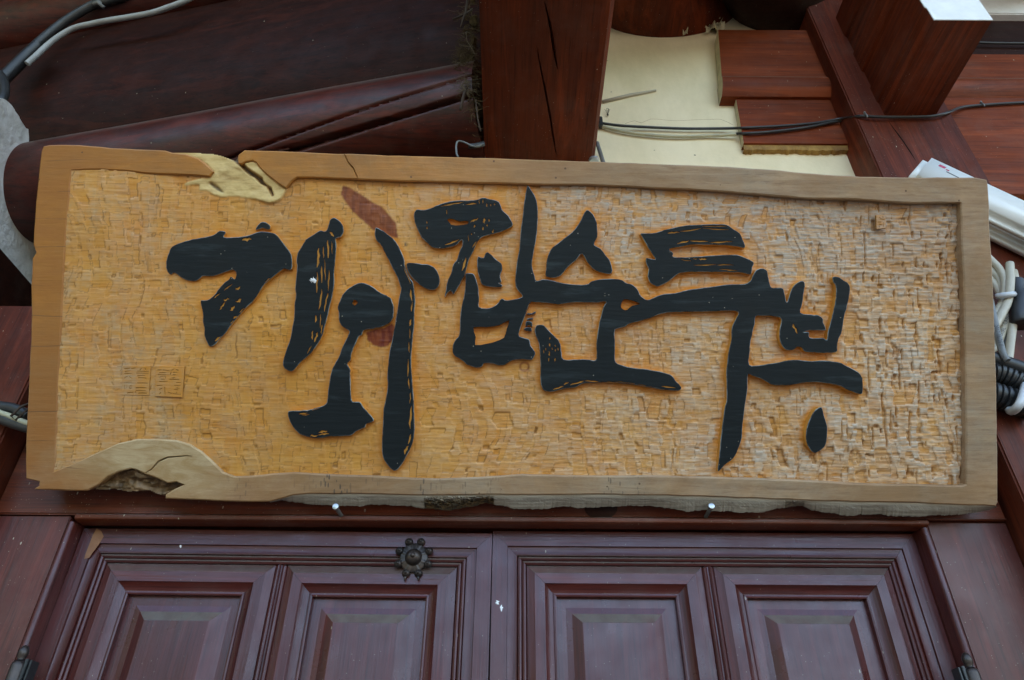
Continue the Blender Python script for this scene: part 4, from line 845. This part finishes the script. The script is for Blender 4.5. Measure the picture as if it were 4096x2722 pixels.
ny, nx = UX.shape; kc = keep[:-1, :-1] & keep[1:, :-1] & keep[:-1, 1:] & keep[1:, 1:]
idx = np.arange(ny*nx).reshape(ny, nx); q = np.stack([idx[:-1, :-1][kc], idx[:-1, 1:][kc], idx[1:, 1:][kc], idx[1:, :-1][kc]], 1)
used = np.unique(q); remap = np.full(ny*nx, -1); remap[used] = np.arange(len(used)); q = remap[q]
co = np.stack([UX.ravel()[used], VY.ravel()[used], W_.ravel()[used]], 1).astype(np.float32)
me = bpy.data.meshes.new('carved_ground'); me.vertices.add(len(co)); me.vertices.foreach_set('co', co.ravel())
me.loops.add(q.size); me.loops.foreach_set('vertex_index', q.ravel().astype(np.int32)); me.polygons.add(len(q)); me.polygons.foreach_set('loop_start', np.arange(0, q.size, 4, dtype=np.int32))
for nm, arr in (('relief', REL), ('cut', CUTA), ('stain', red), ('pale', kn*(1-crk_m)), ('dark', DARK), ('near', near), ('chip', t1)):
    at = me.attributes.new(nm, 'FLOAT', 'POINT'); at.data.foreach_set('value', np.clip(arr, 0, 1).ravel()[used].astype(np.float32))
me.update(); me.validate(); me.materials.append(M['carved'])
gr = bpy.data.objects.new('carved_ground', me); COL.objects.link(gr); gr.parent = sign
gr['label'] = 'chisel textured ochre ground between the letters'

# engraved seals
def seal(corners, bars, name='seal', scale=.12755, o=(460, 1430), top=-.0006, th=.0011):
    lo = [L(o[0]+x*scale, o[1]+y*scale) for x, y in corners]; P = []
    for i in range(len(lo)):
        a, c = lo[i], lo[(i+1) % len(lo)]
        for j in range(6): P.append(a+(c-a)*j/6 + RNG.normal(0, .00015, 2))
    b = MB()
    holes = []
    for (x0, y0, x1, y1, wd) in bars:
        a = L(o[0]+x0*scale, o[1]+y0*scale); c = L(o[0]+x1*scale, o[1]+y1*scale); t = c-a; ln = np.linalg.norm(t)
        if ln < 1e-5: continue
        t = t/ln; nn = np.array([-t[1], t[0]])*wd*scale/2790*1.39/2
        holes.append([a+nn, a+(c-a)*.5+nn*RNG.uniform(.7, 1.3), c+nn*.7, c-nn*.7, a+(c-a)*.5-nn*RNG.uniform(.7, 1.3), a-nn])
    return slab(name, [P] + holes, top, -.0105, [M['carved'], M['seal_dark']], sign, .0005, 0, [(h, .0009) for h in holes])
M['carved_seal'] = simple('seal_wood', (.54, .30, .09), .6, .3, c2=(.44, .27, .11), bscale=90, bd=.0005)
M['seal_dark'] = simple('seal_cut_wood', (.36, .175, .036), .7, .2, bscale=90, bd=.0004)
seal([(240, 240), (1115, 262), (1050, 1195), (190, 1190)],
     [(280, 360, 460, 345, 30), (500, 355, 640, 335, 34), (290, 450, 480, 425, 26), (280, 510, 520, 512, 26), (270, 660, 390, 590, 26), (430, 600, 520, 660, 26), (200, 790, 520, 780, 18), (280, 860, 285, 1010, 18), (340, 870, 340, 960, 16), (450, 905, 530, 900, 24), (445, 975, 525, 965, 24), (450, 930, 450, 960, 16), (370, 1120, 570, 1105, 28),
      (760, 410, 830, 340, 26), (930, 350, 960, 400, 26), (670, 435, 1060, 450, 24), (660, 495, 1040, 505, 28), (690, 575, 940, 575, 22), (710, 640, 980, 655, 34), (680, 805, 1020, 815, 28), (640, 960, 980, 962, 34), (640, 1040, 960, 1045, 24), (600, 1150, 650, 1070, 30), (720, 1130, 990, 1130, 40)])
seal([(1262, 262), (2165, 290), (2100, 1262), (1250, 1222)],
     [(1320, 405, 1450, 395, 30), (1480, 400, 1680, 425, 24), (1380, 485, 1600, 490, 26), (1330, 545, 1590, 545, 26), (1400, 640, 1410, 590, 18), (1430, 595, 1570, 592, 18), (1420, 690, 1560, 690, 24), (1570, 600, 1580, 670, 18), (1380, 765, 1640, 755, 26), (1290, 890, 1490, 878, 26), (1380, 1020, 1480, 970, 24), (1550, 930, 1560, 1170, 28), (1380, 1170, 1430, 1090, 24),
      (1760, 420, 1850, 360, 26), (1890, 390, 1990, 410, 28), (1720, 560, 1760, 450, 22), (1800, 475, 1950, 480, 24), (1810, 550, 1900, 550, 26), (1760, 660, 1880, 640, 22), (1700, 700, 2010, 700, 28), (1900, 800, 2060, 800, 24), (1850, 890, 2050, 880, 24), (1920, 960, 2020, 980, 28), (1850, 1010, 1980, 1010, 24), (1640, 1090, 1780, 1140, 24), (1800, 1145, 2060, 1165, 22), (1920, 1080, 1925, 1130, 18)])
seal([(640, 440), (1220, 450), (1230, 1270), (660, 1330)], [(860, 690, 1160, 740, 60), (840, 560, 870, 640, 40), (1050, 520, 1060, 640, 40), (760, 850, 960, 860, 30), (700, 910, 950, 930, 30), (800, 1040, 960, 1060, 80), (1080, 900, 1085, 1200, 26), (830, 1120, 830, 1240, 24)], scale=.06376, o=(3470, 830), top=-.0052)

# bark along the bottom edge
edge_t = px('P 1080,2009 1133,1995 1170,1984 1231,1978 1445,1978 1600,1982 1712,1984 1850,1983 2000,1981 2200,1982 2356,1980 2667,1984 2800,1988 3050,1997 3298,2007 3626,2013 3985,2028')
edge_b = px('P 1080,2010 1133,2003 1170,2010 1250,2020 1445,2026 1490,2019 1640,2025 1740,2040 1800,2038 1900,2024 1950,2014 1985,2022 2050,2035 2100,2038 2180,2036 2250,2024 2310,2033 2400,2030 2520,2021 2600,2025 2750,2045 2830,2041 2900,2048 3050,2049 3120,2036 3150,2028 3210,2026 3240,2042 3300,2052 3400,2063 3500,2057 3560,2064 3640,2066 3720,2059 3800,2062 3900,2052 3950,2044 3985,2030')
def lerp_edge(pts, x):
    xs = [p[0] for p in pts]; ys = [p[1] for p in pts]; return np.interp(x, xs, ys)
NX, NY = 520, 12; b = MB(); V = []; top_a = []; rot_a = []
r1, r2 = np.random.default_rng(31), None
n1 = r1.normal(0, 1, NX+40); n1 = np.convolve(n1, np.ones(9)/9, 'same')[20:-20]*2; n2 = r1.normal(0, 1, NX)
lump = r1.normal(0, 1, (NY+1, NX+1)); lump = (lump + np.roll(lump, 1, 1)+np.roll(lump, -1, 1)+np.roll(lump, 1, 0))/4
for i in range(NX+1):
    x = 1080+(3985-1080)*i/NX; yt = lerp_edge(edge_t, x); yb = lerp_edge(edge_b, x) + (n1[min(i, NX-1)]*2.2+n2[min(i, NX-1)]*.9)*min(1, (i+1)/20, (NX+1-i)/20)
    a = L(x, yt-2, -.0035); c = L(x, yb, -.020); rot = 1.0 if 1700 < x < 1975 else (.6 if 3140 < x < 3215 else 0)
    for j in range(NY+1):
        t = j/NY; p = a*(1-t)+c*t; wz = -.0035-(.0165)*t**1.3 + lump[j, i]*(.0007+.006*rot)*math.sin(math.pi*min(t, .9))
        V.append((p[0], p[1] + (lump[j, i]*(.0004+.0016*rot) if 0 < j else 0), wz)); top_a.append(max(0, 1-t/.28)*(.75)); rot_a.append(rot*min(1, t*2.2))
b.add(V, [(i*(NY+1)+j, i*(NY+1)+j+1, (i+1)*(NY+1)+j+1, (i+1)*(NY+1)+j) for i in range(NX) for j in range(NY)])
bo = b.build('bark_edge', M['bark'], sign)
for nm, arr in (('top', top_a), ('rot', rot_a)):
    at = bo.data.attributes.new(nm, 'FLOAT', 'POINT'); at.data.foreach_set('value', np.array(arr, np.float32))
bo['label'] = 'grey rough bark along the bottom edge'

# support bolts
def bolt(head, base, label):
    p0 = onY(*base, -.036); d = onY(*head, -.088); p1 = np.array([d[0]*.0+p0[0]+(d[0]-p0[0])*1.0, -.088, p0[2]+(d[2]-p0[2])])
    root = empty('support_bolt', tuple(p0), label, 'bolt', 'bolts holding up the sign')
    v = Vector(p1-p0); ax = v.normalized(); ln = v.length
    b = MB(); pts = [ax*(ln*i/26) for i in range(27)]; b.tube(pts, [.0036 + (.0004 if i % 2 else 0) for i in range(27)], 10); b.build('shank', M['grey_cable'], root, smooth=True)
    b = MB(); b.lathe([(.0052, -.004), (.0064, -.001), (.0066, .0015), (.0058, .0035), (.003, .0042)], ax*ln, ax, 16); b.build('head', M['steel'], root, smooth=True, autosm=40)
bolt((1000+772*.4449, 1700+740*.4449), (1000+830*.4449, 1700+830*.4449), 'zinc bolt holding up the sign, left of the flower boss')
bolt((2000+1900*.4449, 1700+735*.4449), (2000+1850*.4449, 1700+828*.4449), 'zinc bolt holding up the sign, above the right door leaf')

# ------------------------------------------------------------------ cables and fittings
def cable(name, pts, r, mat, label, cat='cable', sub=6, n=10, group=None, root=None):
    b = MB(); b.tube(catmull(pts, sub, False), r, n); o = b.build(name, mat, smooth=True, autosm=60)
    return tag(o, label, cat, group)
def dY(lst): return [onY(*D(x, y), Y) for x, y, Y in lst]
cable('black_cable', dY([(1383, 284, -.012), (1430, 290, -.014), (1500, 294, -.012), (1580, 297, -.012), (1680, 296.5, -.014), (1720, 295, -.032), (1800, 291, -.034), (1880, 284, -.034), (1938, 274, -.045), (1965, 270, -.085), (1985, 268, -.108), (2030, 270, -.112), (2100, 270, -.112), (2150, 268, -.112), (2185, 260, -.108), (2215, 248, -.068), (2262, 243, -.062), (2320, 239, -.062), (2380, 236, -.062)]), .0042, M['black_cable'], 'long black cable strung across the yellow wall and over the post')
cable('cream_cable', dY([(1383, 290, -.010), (1420, 300, -.010), (1480, 310, -.010), (1560, 315, -.010), (1640, 313, -.010), (1697, 310, -.016)]), .0052, M['cream_cable'], 'cream painted cable sagging along the yellow wall under the black one')
cable('black_cable', dY([(1697, 309, -.017), (1722, 308, -.033), (1780, 304, -.034), (1860, 294, -.034), (1930, 280, -.036), (1950, 277, -.045)]), .0045, M['black_cable'], 'short black cable on the bracket, continuing the cream cable')
cable('black_cable', dY([(1945, -40, -.08), (1925, 12, -.075), (1905, 48, -.07), (1893, 80, -.065), (1889, 100, -.064), (1898, 130, -.066), (1912, 165, -.070), (1928, 205, -.055), (1944, 236, -.050), (1952, 255, -.050), (1951, 268, -.050)]), .0036, M['black_cable'], 'thin black cable coming down beside the grooved beam end')
cable('black_cable', dY([(2235, 98, -.05), (2300, 100, -.05), (2400, 101, -.05)]), .0042, M['black_cable'], 'straight black cable on the boards at the right edge, above the moulding')
def clip(x, y, Y, label, mat='grey_cable', dx=.0, hgt=.020):
    p = onY(*D(x, y), Y); b = MB(); b.tube([p+np.array([dx, 0, hgt*.55]), p+np.array([dx*.3, -.004, hgt*.2]), p+np.array([0, -.0045, -.002]), p+np.array([-dx*.3, -.0025, -hgt*.45])], .0022, 6)
    b.lathe([(.0032, 0), (.0032, .004), (.001, .005)], p+np.array([dx, -.002, hgt*.55]), (0, -1, 0), 8)
    tag(b.build('cable_clip', M[mat], smooth=True, autosm=50), label, 'clip', 'small cable clips')
clip(1996, 268, -.114, 'grey clip holding the black cable on the post front', dx=-.003)
clip(2265, 243, -.064, 'grey clip holding the black cable near the right edge', dx=-.004)
clip(1889, 97, -.066, 'pale clip on the thin cable beside the grooved beam end', 'white_tie', dx=-.006, hgt=.006)
p = onY(*D(1384, 282), -.012); b = MB(); b.box(p[0]-.006, p[0]+.006, -.020, -.002, p[2]-.022, p[2]+.020); tag(b.build('cable_clip', M['black_cable'], bevel=.002), 'dark clip at the beam edge where the wall cables start', 'clip', 'small cable clips')
cable('plaster_crack', dY([(1440, 286, .0003), (1462, 279, .0003), (1478, 284, .0003), (1500, 275, .0003), (1530, 277, .0003), (1560, 279, .0003), (1600, 277, .0003), (1640, 276, .0003), (1662, 276, .0003), (1690, 289, .0003)]), .0007, M['raw'], 'hairline crack in the yellow plaster just above the black cable', 'crack', sub=2, n=4)
# paint covered strip on the wall
b = MB(); A = onY(*z0(2, 835, 942), -.004); B = onY(*z0(2, 1090, 880), -.004); C_ = onY(*z0(2, 1325, 836), -.004); b.tube([A, B, C_], [.0062, .0058, .0036], 10)
M['wall_strip'] = simple('overpainted_strip', (.50, .45, .33), .7, .3, c2=(.42, .37, .28))
tag(b.build('wall_strip', M['wall_strip'], smooth=True), 'short overpainted strip sticking out on the yellow wall', 'strip')
cable('grey_pipe', [onY(*z0(2, x, y), Y) for x, y, Y in ((785, 1320, -.03), (810, 1400, -.04), (835, 1480, -.06), (870, 1580, -.09))], .0062, M['grey_cable'], 'thin grey pipe dropping behind the sign beside the beam', 'pipe')
b = MB(); p = onY(*z0(2, 757, 1488), -.33); b.lathe([(.010, 0), (.012, .004), (.011, .007), (.004, .010)], p, (0, -.3, 1), 16); tag(b.build('sign_eyebolt', M['steel'], smooth=True, autosm=40), 'grey bolt head on the top edge of the sign by the beam', 'bolt')
cable('hanging_wire', [onY(*z0(1, x, y), -.30) for x, y in ((1865, 1450), (1850, 1420), (1845, 1360), (1855, 1310), (1890, 1305), (1940, 1322), (1985, 1345), (2030, 1352), (2080, 1340))], .0022, M['grey_cable'], 'bent grey hanging wire above the sign, left of the beam', 'wire')
b = MB(); b.tube([onY(*z0(1, x, y), -.27) for x, y in ((1960, 1350), (2020, 1345), (2105, 1325))], .006, 10); tag(b.build('hanging_rod', M['black_cable'], smooth=True), 'dark threaded rod behind the bent hanging wire', 'rod')
# spider husk on the wall
b = MB(); c = onY(*z0(2, 882, 1060), -.006); b.lathe([(.0012, -.004), (.0030, -.002), (.0034, .001), (.0014, .004)], c, (0, 0, 1), 8)
for q in range(7):
    a = .5+q*.35; e = c + np.array([math.cos(a)*.014*(1 if q % 2 else -.4), -.004, .006+math.sin(a)*.022]); b.tube([c, (c+e)/2+np.array([.004*(-1)**q, -.006, .004]), e], .0005, 4)
tag(b.build('spider', M['twig']), 'tiny dead spider on the yellow wall near the beam', 'spider')

# cables at top left, in front of the dark log
lp = (Q0+Q1)/2 + lnrm*.215
def lq(x, y, off=0.0): return onP(*z0(0, x, y), lp + lnrm*off, lnrm)
cable('black_cable', [lq(*p) for p in ((-120, 960), (-30, 800), (60, 690), (180, 560), (330, 420), (470, 300), (600, 200), (760, 100), (880, 40), (1000, 15), (1150, -30), (1300, -90))], .0165, M['black_cable'], 'thick black cable curving across the top left corner', n=14)
cable('grey_cable', [lq(*p, .012) for p in ((250, 590), (340, 510), (430, 425), (540, 340), (680, 262), (840, 222), (1000, 190), (1200, 158), (1400, 120), (1550, 70), (1700, 15), (1800, -40))], .0098, M['pale_cable'], 'pale grey cable branching off the thick black one at top left', n=14)
cable('tape_wrap', [lq(*p, .010) for p in ((20, 740), (120, 640), (230, 530), (350, 425))], [.021]*19, M['black_plastic'], 'black tape binding the two cables at top left', 'tape', n=14)
b = MB(); c = lq(905, 50, .02); b.tube([c+np.array([-.020, 0, .012]), c+np.array([.004, -.012, .0]), c+np.array([.026, 0, -.016])], .0065, 8); b.tube([c+np.array([-.006, 0, .024]), c+np.array([.010, -.008, .004])], .006, 8)
tag(b.build('cable_tie', M['grey_cable'], smooth=True), 'frayed grey tie round the thick black cable at the top edge', 'cable tie')
rp_ = [lq(*p, .06) for p in ((-130, 980), (-20, 960), (35, 900), (50, 820), (35, 740), (-10, 680), (-90, 650))]
cable('black_cable', rp_, .013, M['black_cable'], 'loop of black cable at the left edge above the grey plaster', n=12)
# hoses at left of the sign
def lh(x, y, Y=-.13): return onY(x*160/1140, 1560+y*220/1568, Y)
cable('black_hose', [lh(*p) for p in ((-300, 430), (-100, 455), (80, 480), (300, 510), (480, 560), (640, 640), (800, 760))], .0105, M['black_cable'], 'black hose going behind the sign at its lower left', 'hose', n=12)
cable('black_hose', [lh(*p, -.125) for p in ((-300, 640), (-60, 760), (150, 850), (400, 940), (620, 1010), (800, 1060), (950, 1100))], .0125, M['black_cable'], 'lower black hose at the left edge, under the grey one', 'hose', n=12)
cable('grey_hose', [lh(*p, -.135) for p in ((-200, 560), (20, 660), (250, 740), (450, 830), (650, 910), (830, 970))], .0058, M['cream_cable'], 'thin pale hose between the two black hoses, left edge', 'hose', n=10)
b = MB(); p = lh(595, 600, -.14); b.tube([p+np.array([.012, 0, .018]), p+np.array([.004, -.010, .004]), p+np.array([-.010, -.006, -.016]), p+np.array([-.002, .0, -.022]), p+np.array([.016, .0, .010])], .0026, 7)
tag(b.build('cable_tie', M['twig'], smooth=True), 'loop of old cord tying the black hose left of the sign', 'cable tie')

# white plastic case on the right post
case = empty('white_case', tuple(onY(3900, 860, -.18)), 'white plastic case fixed askew behind the top right corner of the sign', 'case')
def rbx(name, sx, sy, sz, bev, mat, parent, off=(0, 0, 0), rot=None, seg=4):
    bm = bmesh.new(); bmesh.ops.create_cube(bm, size=1); bmesh.ops.scale(bm, vec=(sx, sy, sz), verts=bm.verts)
    bmesh.ops.bevel(bm, geom=list(bm.edges), offset=bev, segments=seg, affect='EDGES'); bmesh.ops.translate(bm, vec=off, verts=bm.verts)
    me = bpy.data.meshes.new(name); bm.to_mesh(me); bm.free(); me.materials.append(mat); me.polygons.foreach_set('use_smooth', [True]*len(me.polygons))
    o = bpy.data.objects.new(name, me); COL.objects.link(o); o.parent = parent; return o
cA, cB, cE = onY(3720, 632, -.165), onY(4008, 766, -.165), onY(4096, 952, -.165)
dirx = cB-cA; ang = math.atan2(dirx[2], dirx[0]); case.rotation_euler = (0, -ang, 0)
dn_ = dirx/np.linalg.norm(dirx); LEN = .42; case.location = tuple(cA + dn_*(LEN/2-.012) + np.array([dn_[2], 0, -dn_[0]])*.060 + np.array([0, .035, 0]))
rbx('body', LEN, .046, .120, .016, M['plastic'], case, (0, .012, 0), seg=6)
rbx('lid', LEN*.995, .040, .119, .016, M['plastic'], case, (.0, -.028, 0), seg=6)
b = MB(); b.add([(-LEN*.40, -.0484, .024), (-LEN*.36, -.0484, .024), (-LEN*.355, -.0484, .033), (-LEN*.395, -.0484, .033)], [(0, 1, 2, 3)]); b.add([(-LEN*.35, -.0484, .022), (-LEN*.33, -.0484, .022), (-LEN*.33, -.0484, .027), (-LEN*.35, -.0484, .026)], [(0, 1, 2, 3)]); b.build('red_print', M['ink_red'], case)
b = MB(); b.add([(-LEN*.34, -.0484, .015), (-LEN*.26, -.0484, .014), (-LEN*.26, -.0484, .017), (-LEN*.34, -.0484, .0185)], [(0, 1, 2, 3)]); b.build('dark_print', M['ink_dark'], case)

# coil of white coaxial cable
def cq(x, y, Y=-.135): return onY(3900+x*.459, 980+y*.459, Y)
coil = empty('coax_coil', tuple(cq(250, 900, -.13)), 'looped off white coaxial cable tied in a bundle, right of the sign', 'cable')
def wc(name, pts, r, mat, Y):
    b = MB(); o0 = np.array(coil.location); b.tube(catmull([cq(x, y, Yq)-o0 for (x, y), Yq in zip(pts, Y if isinstance(Y, list) else [Y]*len(pts))], 6, False), r, 12); b.build(name, mat, coil, smooth=True, autosm=60)
wc('cable_loop', [(60, 60), (150, 145), (215, 215), (255, 300), (262, 390), (245, 480), (205, 570), (150, 650), (60, 740)], .0085, M['white_cable'], -.150)
wc('cable_loop', [(70, 170), (150, 235), (205, 300), (232, 370), (240, 430)], .0080, M['white_cable'], -.138)
wc('cable_loop', [(80, 250), (150, 320), (200, 390), (222, 450)], .0080, M['white_cable'], -.132)
wc('cable_loop', [(302, 165), (308, 260), (305, 350), (298, 430), (280, 510), (240, 590), (190, 680), (120, 780)], .0092, M['white_cable'], -.160)
wc('cable_loop', [(300, 430), (325, 500), (335, 580), (330, 680), (318, 780), (305, 880), (292, 1000), (285, 1060)], .0088, M['white_cable'], -.142)
wc('cable_loop', [(290, 520), (280, 600), (258, 690), (232, 770), (200, 850), (140, 930)], .0085, M['white_cable'], -.135)
wc('cable_loop', [(255, 760), (262, 860), (262, 960), (258, 1040)], .0060, M['grey_cable'], -.126)
wc('grey_lead', [(130, 480), (165, 640), (190, 760), (215, 850), (245, 950), (280, 1010)], .0072, M['grey_cable'], -.165)
b = MB(); o0 = np.array(coil.location); b.tube([cq(196, 448, -.15)-o0, cq(215, 446, -.166)-o0, cq(265, 440, -.172)-o0, cq(325, 432, -.174)-o0, cq(337, 430, -.165)-o0], .0068, 8); b.build('nylon_tie', M['white_tie'], coil, smooth=True)
def text(name, body, p0, p1, size, mat, parent):
    cu = bpy.data.curves.new(name, 'FONT'); cu.body = body; cu.size = size; cu.align_x = 'LEFT'; cu.align_y = 'CENTER'; cu.resolution_u = 2
    ob = bpy.data.objects.new(name, cu); COL.objects.link(ob); dg = bpy.context.evaluated_depsgraph_get(); dg.update(); me = bpy.data.meshes.new_from_object(ob.evaluated_get(dg))
    bpy.data.objects.remove(ob); x = Vector(p1-p0).normalized(); vw = Vector(CAM-p0).normalized(); y = vw.cross(x).normalized(); z = x.cross(y)
    mt = Matrix(((x.x, y.x, z.x, 0), (x.y, y.y, z.y, 0), (x.z, y.z, z.z, 0), (0, 0, 0, 1))); me.transform(Matrix.Translation(Vector(p0) - Vector(parent.location)) @ mt); me.materials.append(mat)
    o = bpy.data.objects.new(name, me); COL.objects.link(o); o.parent = parent; return o
text('cable_print', 'AXIAL', cq(222, 806, -.1463), cq(256, 716, -.1463), .012, M['ink_dark'], coil)
text('cable_print', 'CABLE', cq(261, 694, -.1463), cq(284, 600, -.1463), .012, M['ink_dark'], coil)
text('cable_print', '2017-06-26 P', cq(182, 700, -.1745), cq(226, 870, -.1745), .0105, M['ink_dark'], coil)
# plug, conduits
plug = empty('black_plug', tuple(cq(380, 560, -.15)), 'black moulded connector hanging beside the white cable loops', 'plug')
o0 = np.array(plug.location)
b = MB(); b.tube([cq(368, 318, -.15)-o0, cq(370, 380, -.15)-o0, cq(380, 430, -.15)-o0, cq(392, 480, -.15)-o0, cq(398, 600, -.15)-o0, cq(402, 690, -.15)-o0, cq(404, 702, -.15)-o0], [.0150, .0155, .0165, .022, .0235, .0225, .019], 14); b.build('body', M['black_plastic'], plug, smooth=True, autosm=50)
b = MB(); b.tube([cq(335, 230, -.148)-o0, cq(345, 280, -.148)-o0, cq(352, 325, -.148)-o0], .0085, 10); b.build('lead', M['white_cable'], plug, smooth=True)
cable('black_hose', [cq(*p, -.145) for p in ((120, 985), (200, 1015), (300, 1050), (400, 1085), (520, 1130))], .0175, M['black_plastic'], 'smooth black hose above the ribbed conduits, right edge', 'hose', n=14)
def conduit(pts, r, label):
    P = catmull([cq(*p, -.13) for p in pts], 10, False); P = [Vector(p) for p in P]; out = []; rs = []
    ln = 0; acc = [0]
    for i in range(len(P)-1): ln += (P[i+1]-P[i]).length; acc.append(ln)
    N = int(ln/.0023); 
    for i in range(N+1):
        s = ln*i/N; k = min(max(j for j in range(len(acc)) if acc[j] <= s+1e-9), len(P)-2); t = (s-acc[k])/(acc[k+1]-acc[k]+1e-9); out.append(P[k].lerp(P[k+1], min(t, 1))); ph = (s % .0116)/.0116; rs.append(r*(1.0 if ph < .62 else .84))
    b = MB(); b.tube(out, rs, 18); tag(b.build('ribbed_conduit', M['black_plastic'], smooth=True, autosm=35), label, 'conduit', 'ribbed black conduits')
conduit([(90, 1110), (190, 1125), (300, 1165), (400, 1215), (520, 1280)], .0255, 'upper ribbed black conduit at the right edge of the sign')
conduit([(90, 1290), (190, 1315), (300, 1350), (400, 1390), (520, 1440)], .0270, 'lower ribbed black conduit at the right edge, with a white tie')
b = MB(); b.tube(catmull([cq(440, 1225, -.150), cq(425, 1290, -.172), cq(400, 1365, -.176), cq(365, 1420, -.168), cq(320, 1452, -.145), cq(300, 1440, -.13)], 5, False), .0085, 8)
tag(b.build('nylon_tie', M['white_tie'], smooth=True), 'white nylon tie round the lower ribbed conduit', 'cable tie')
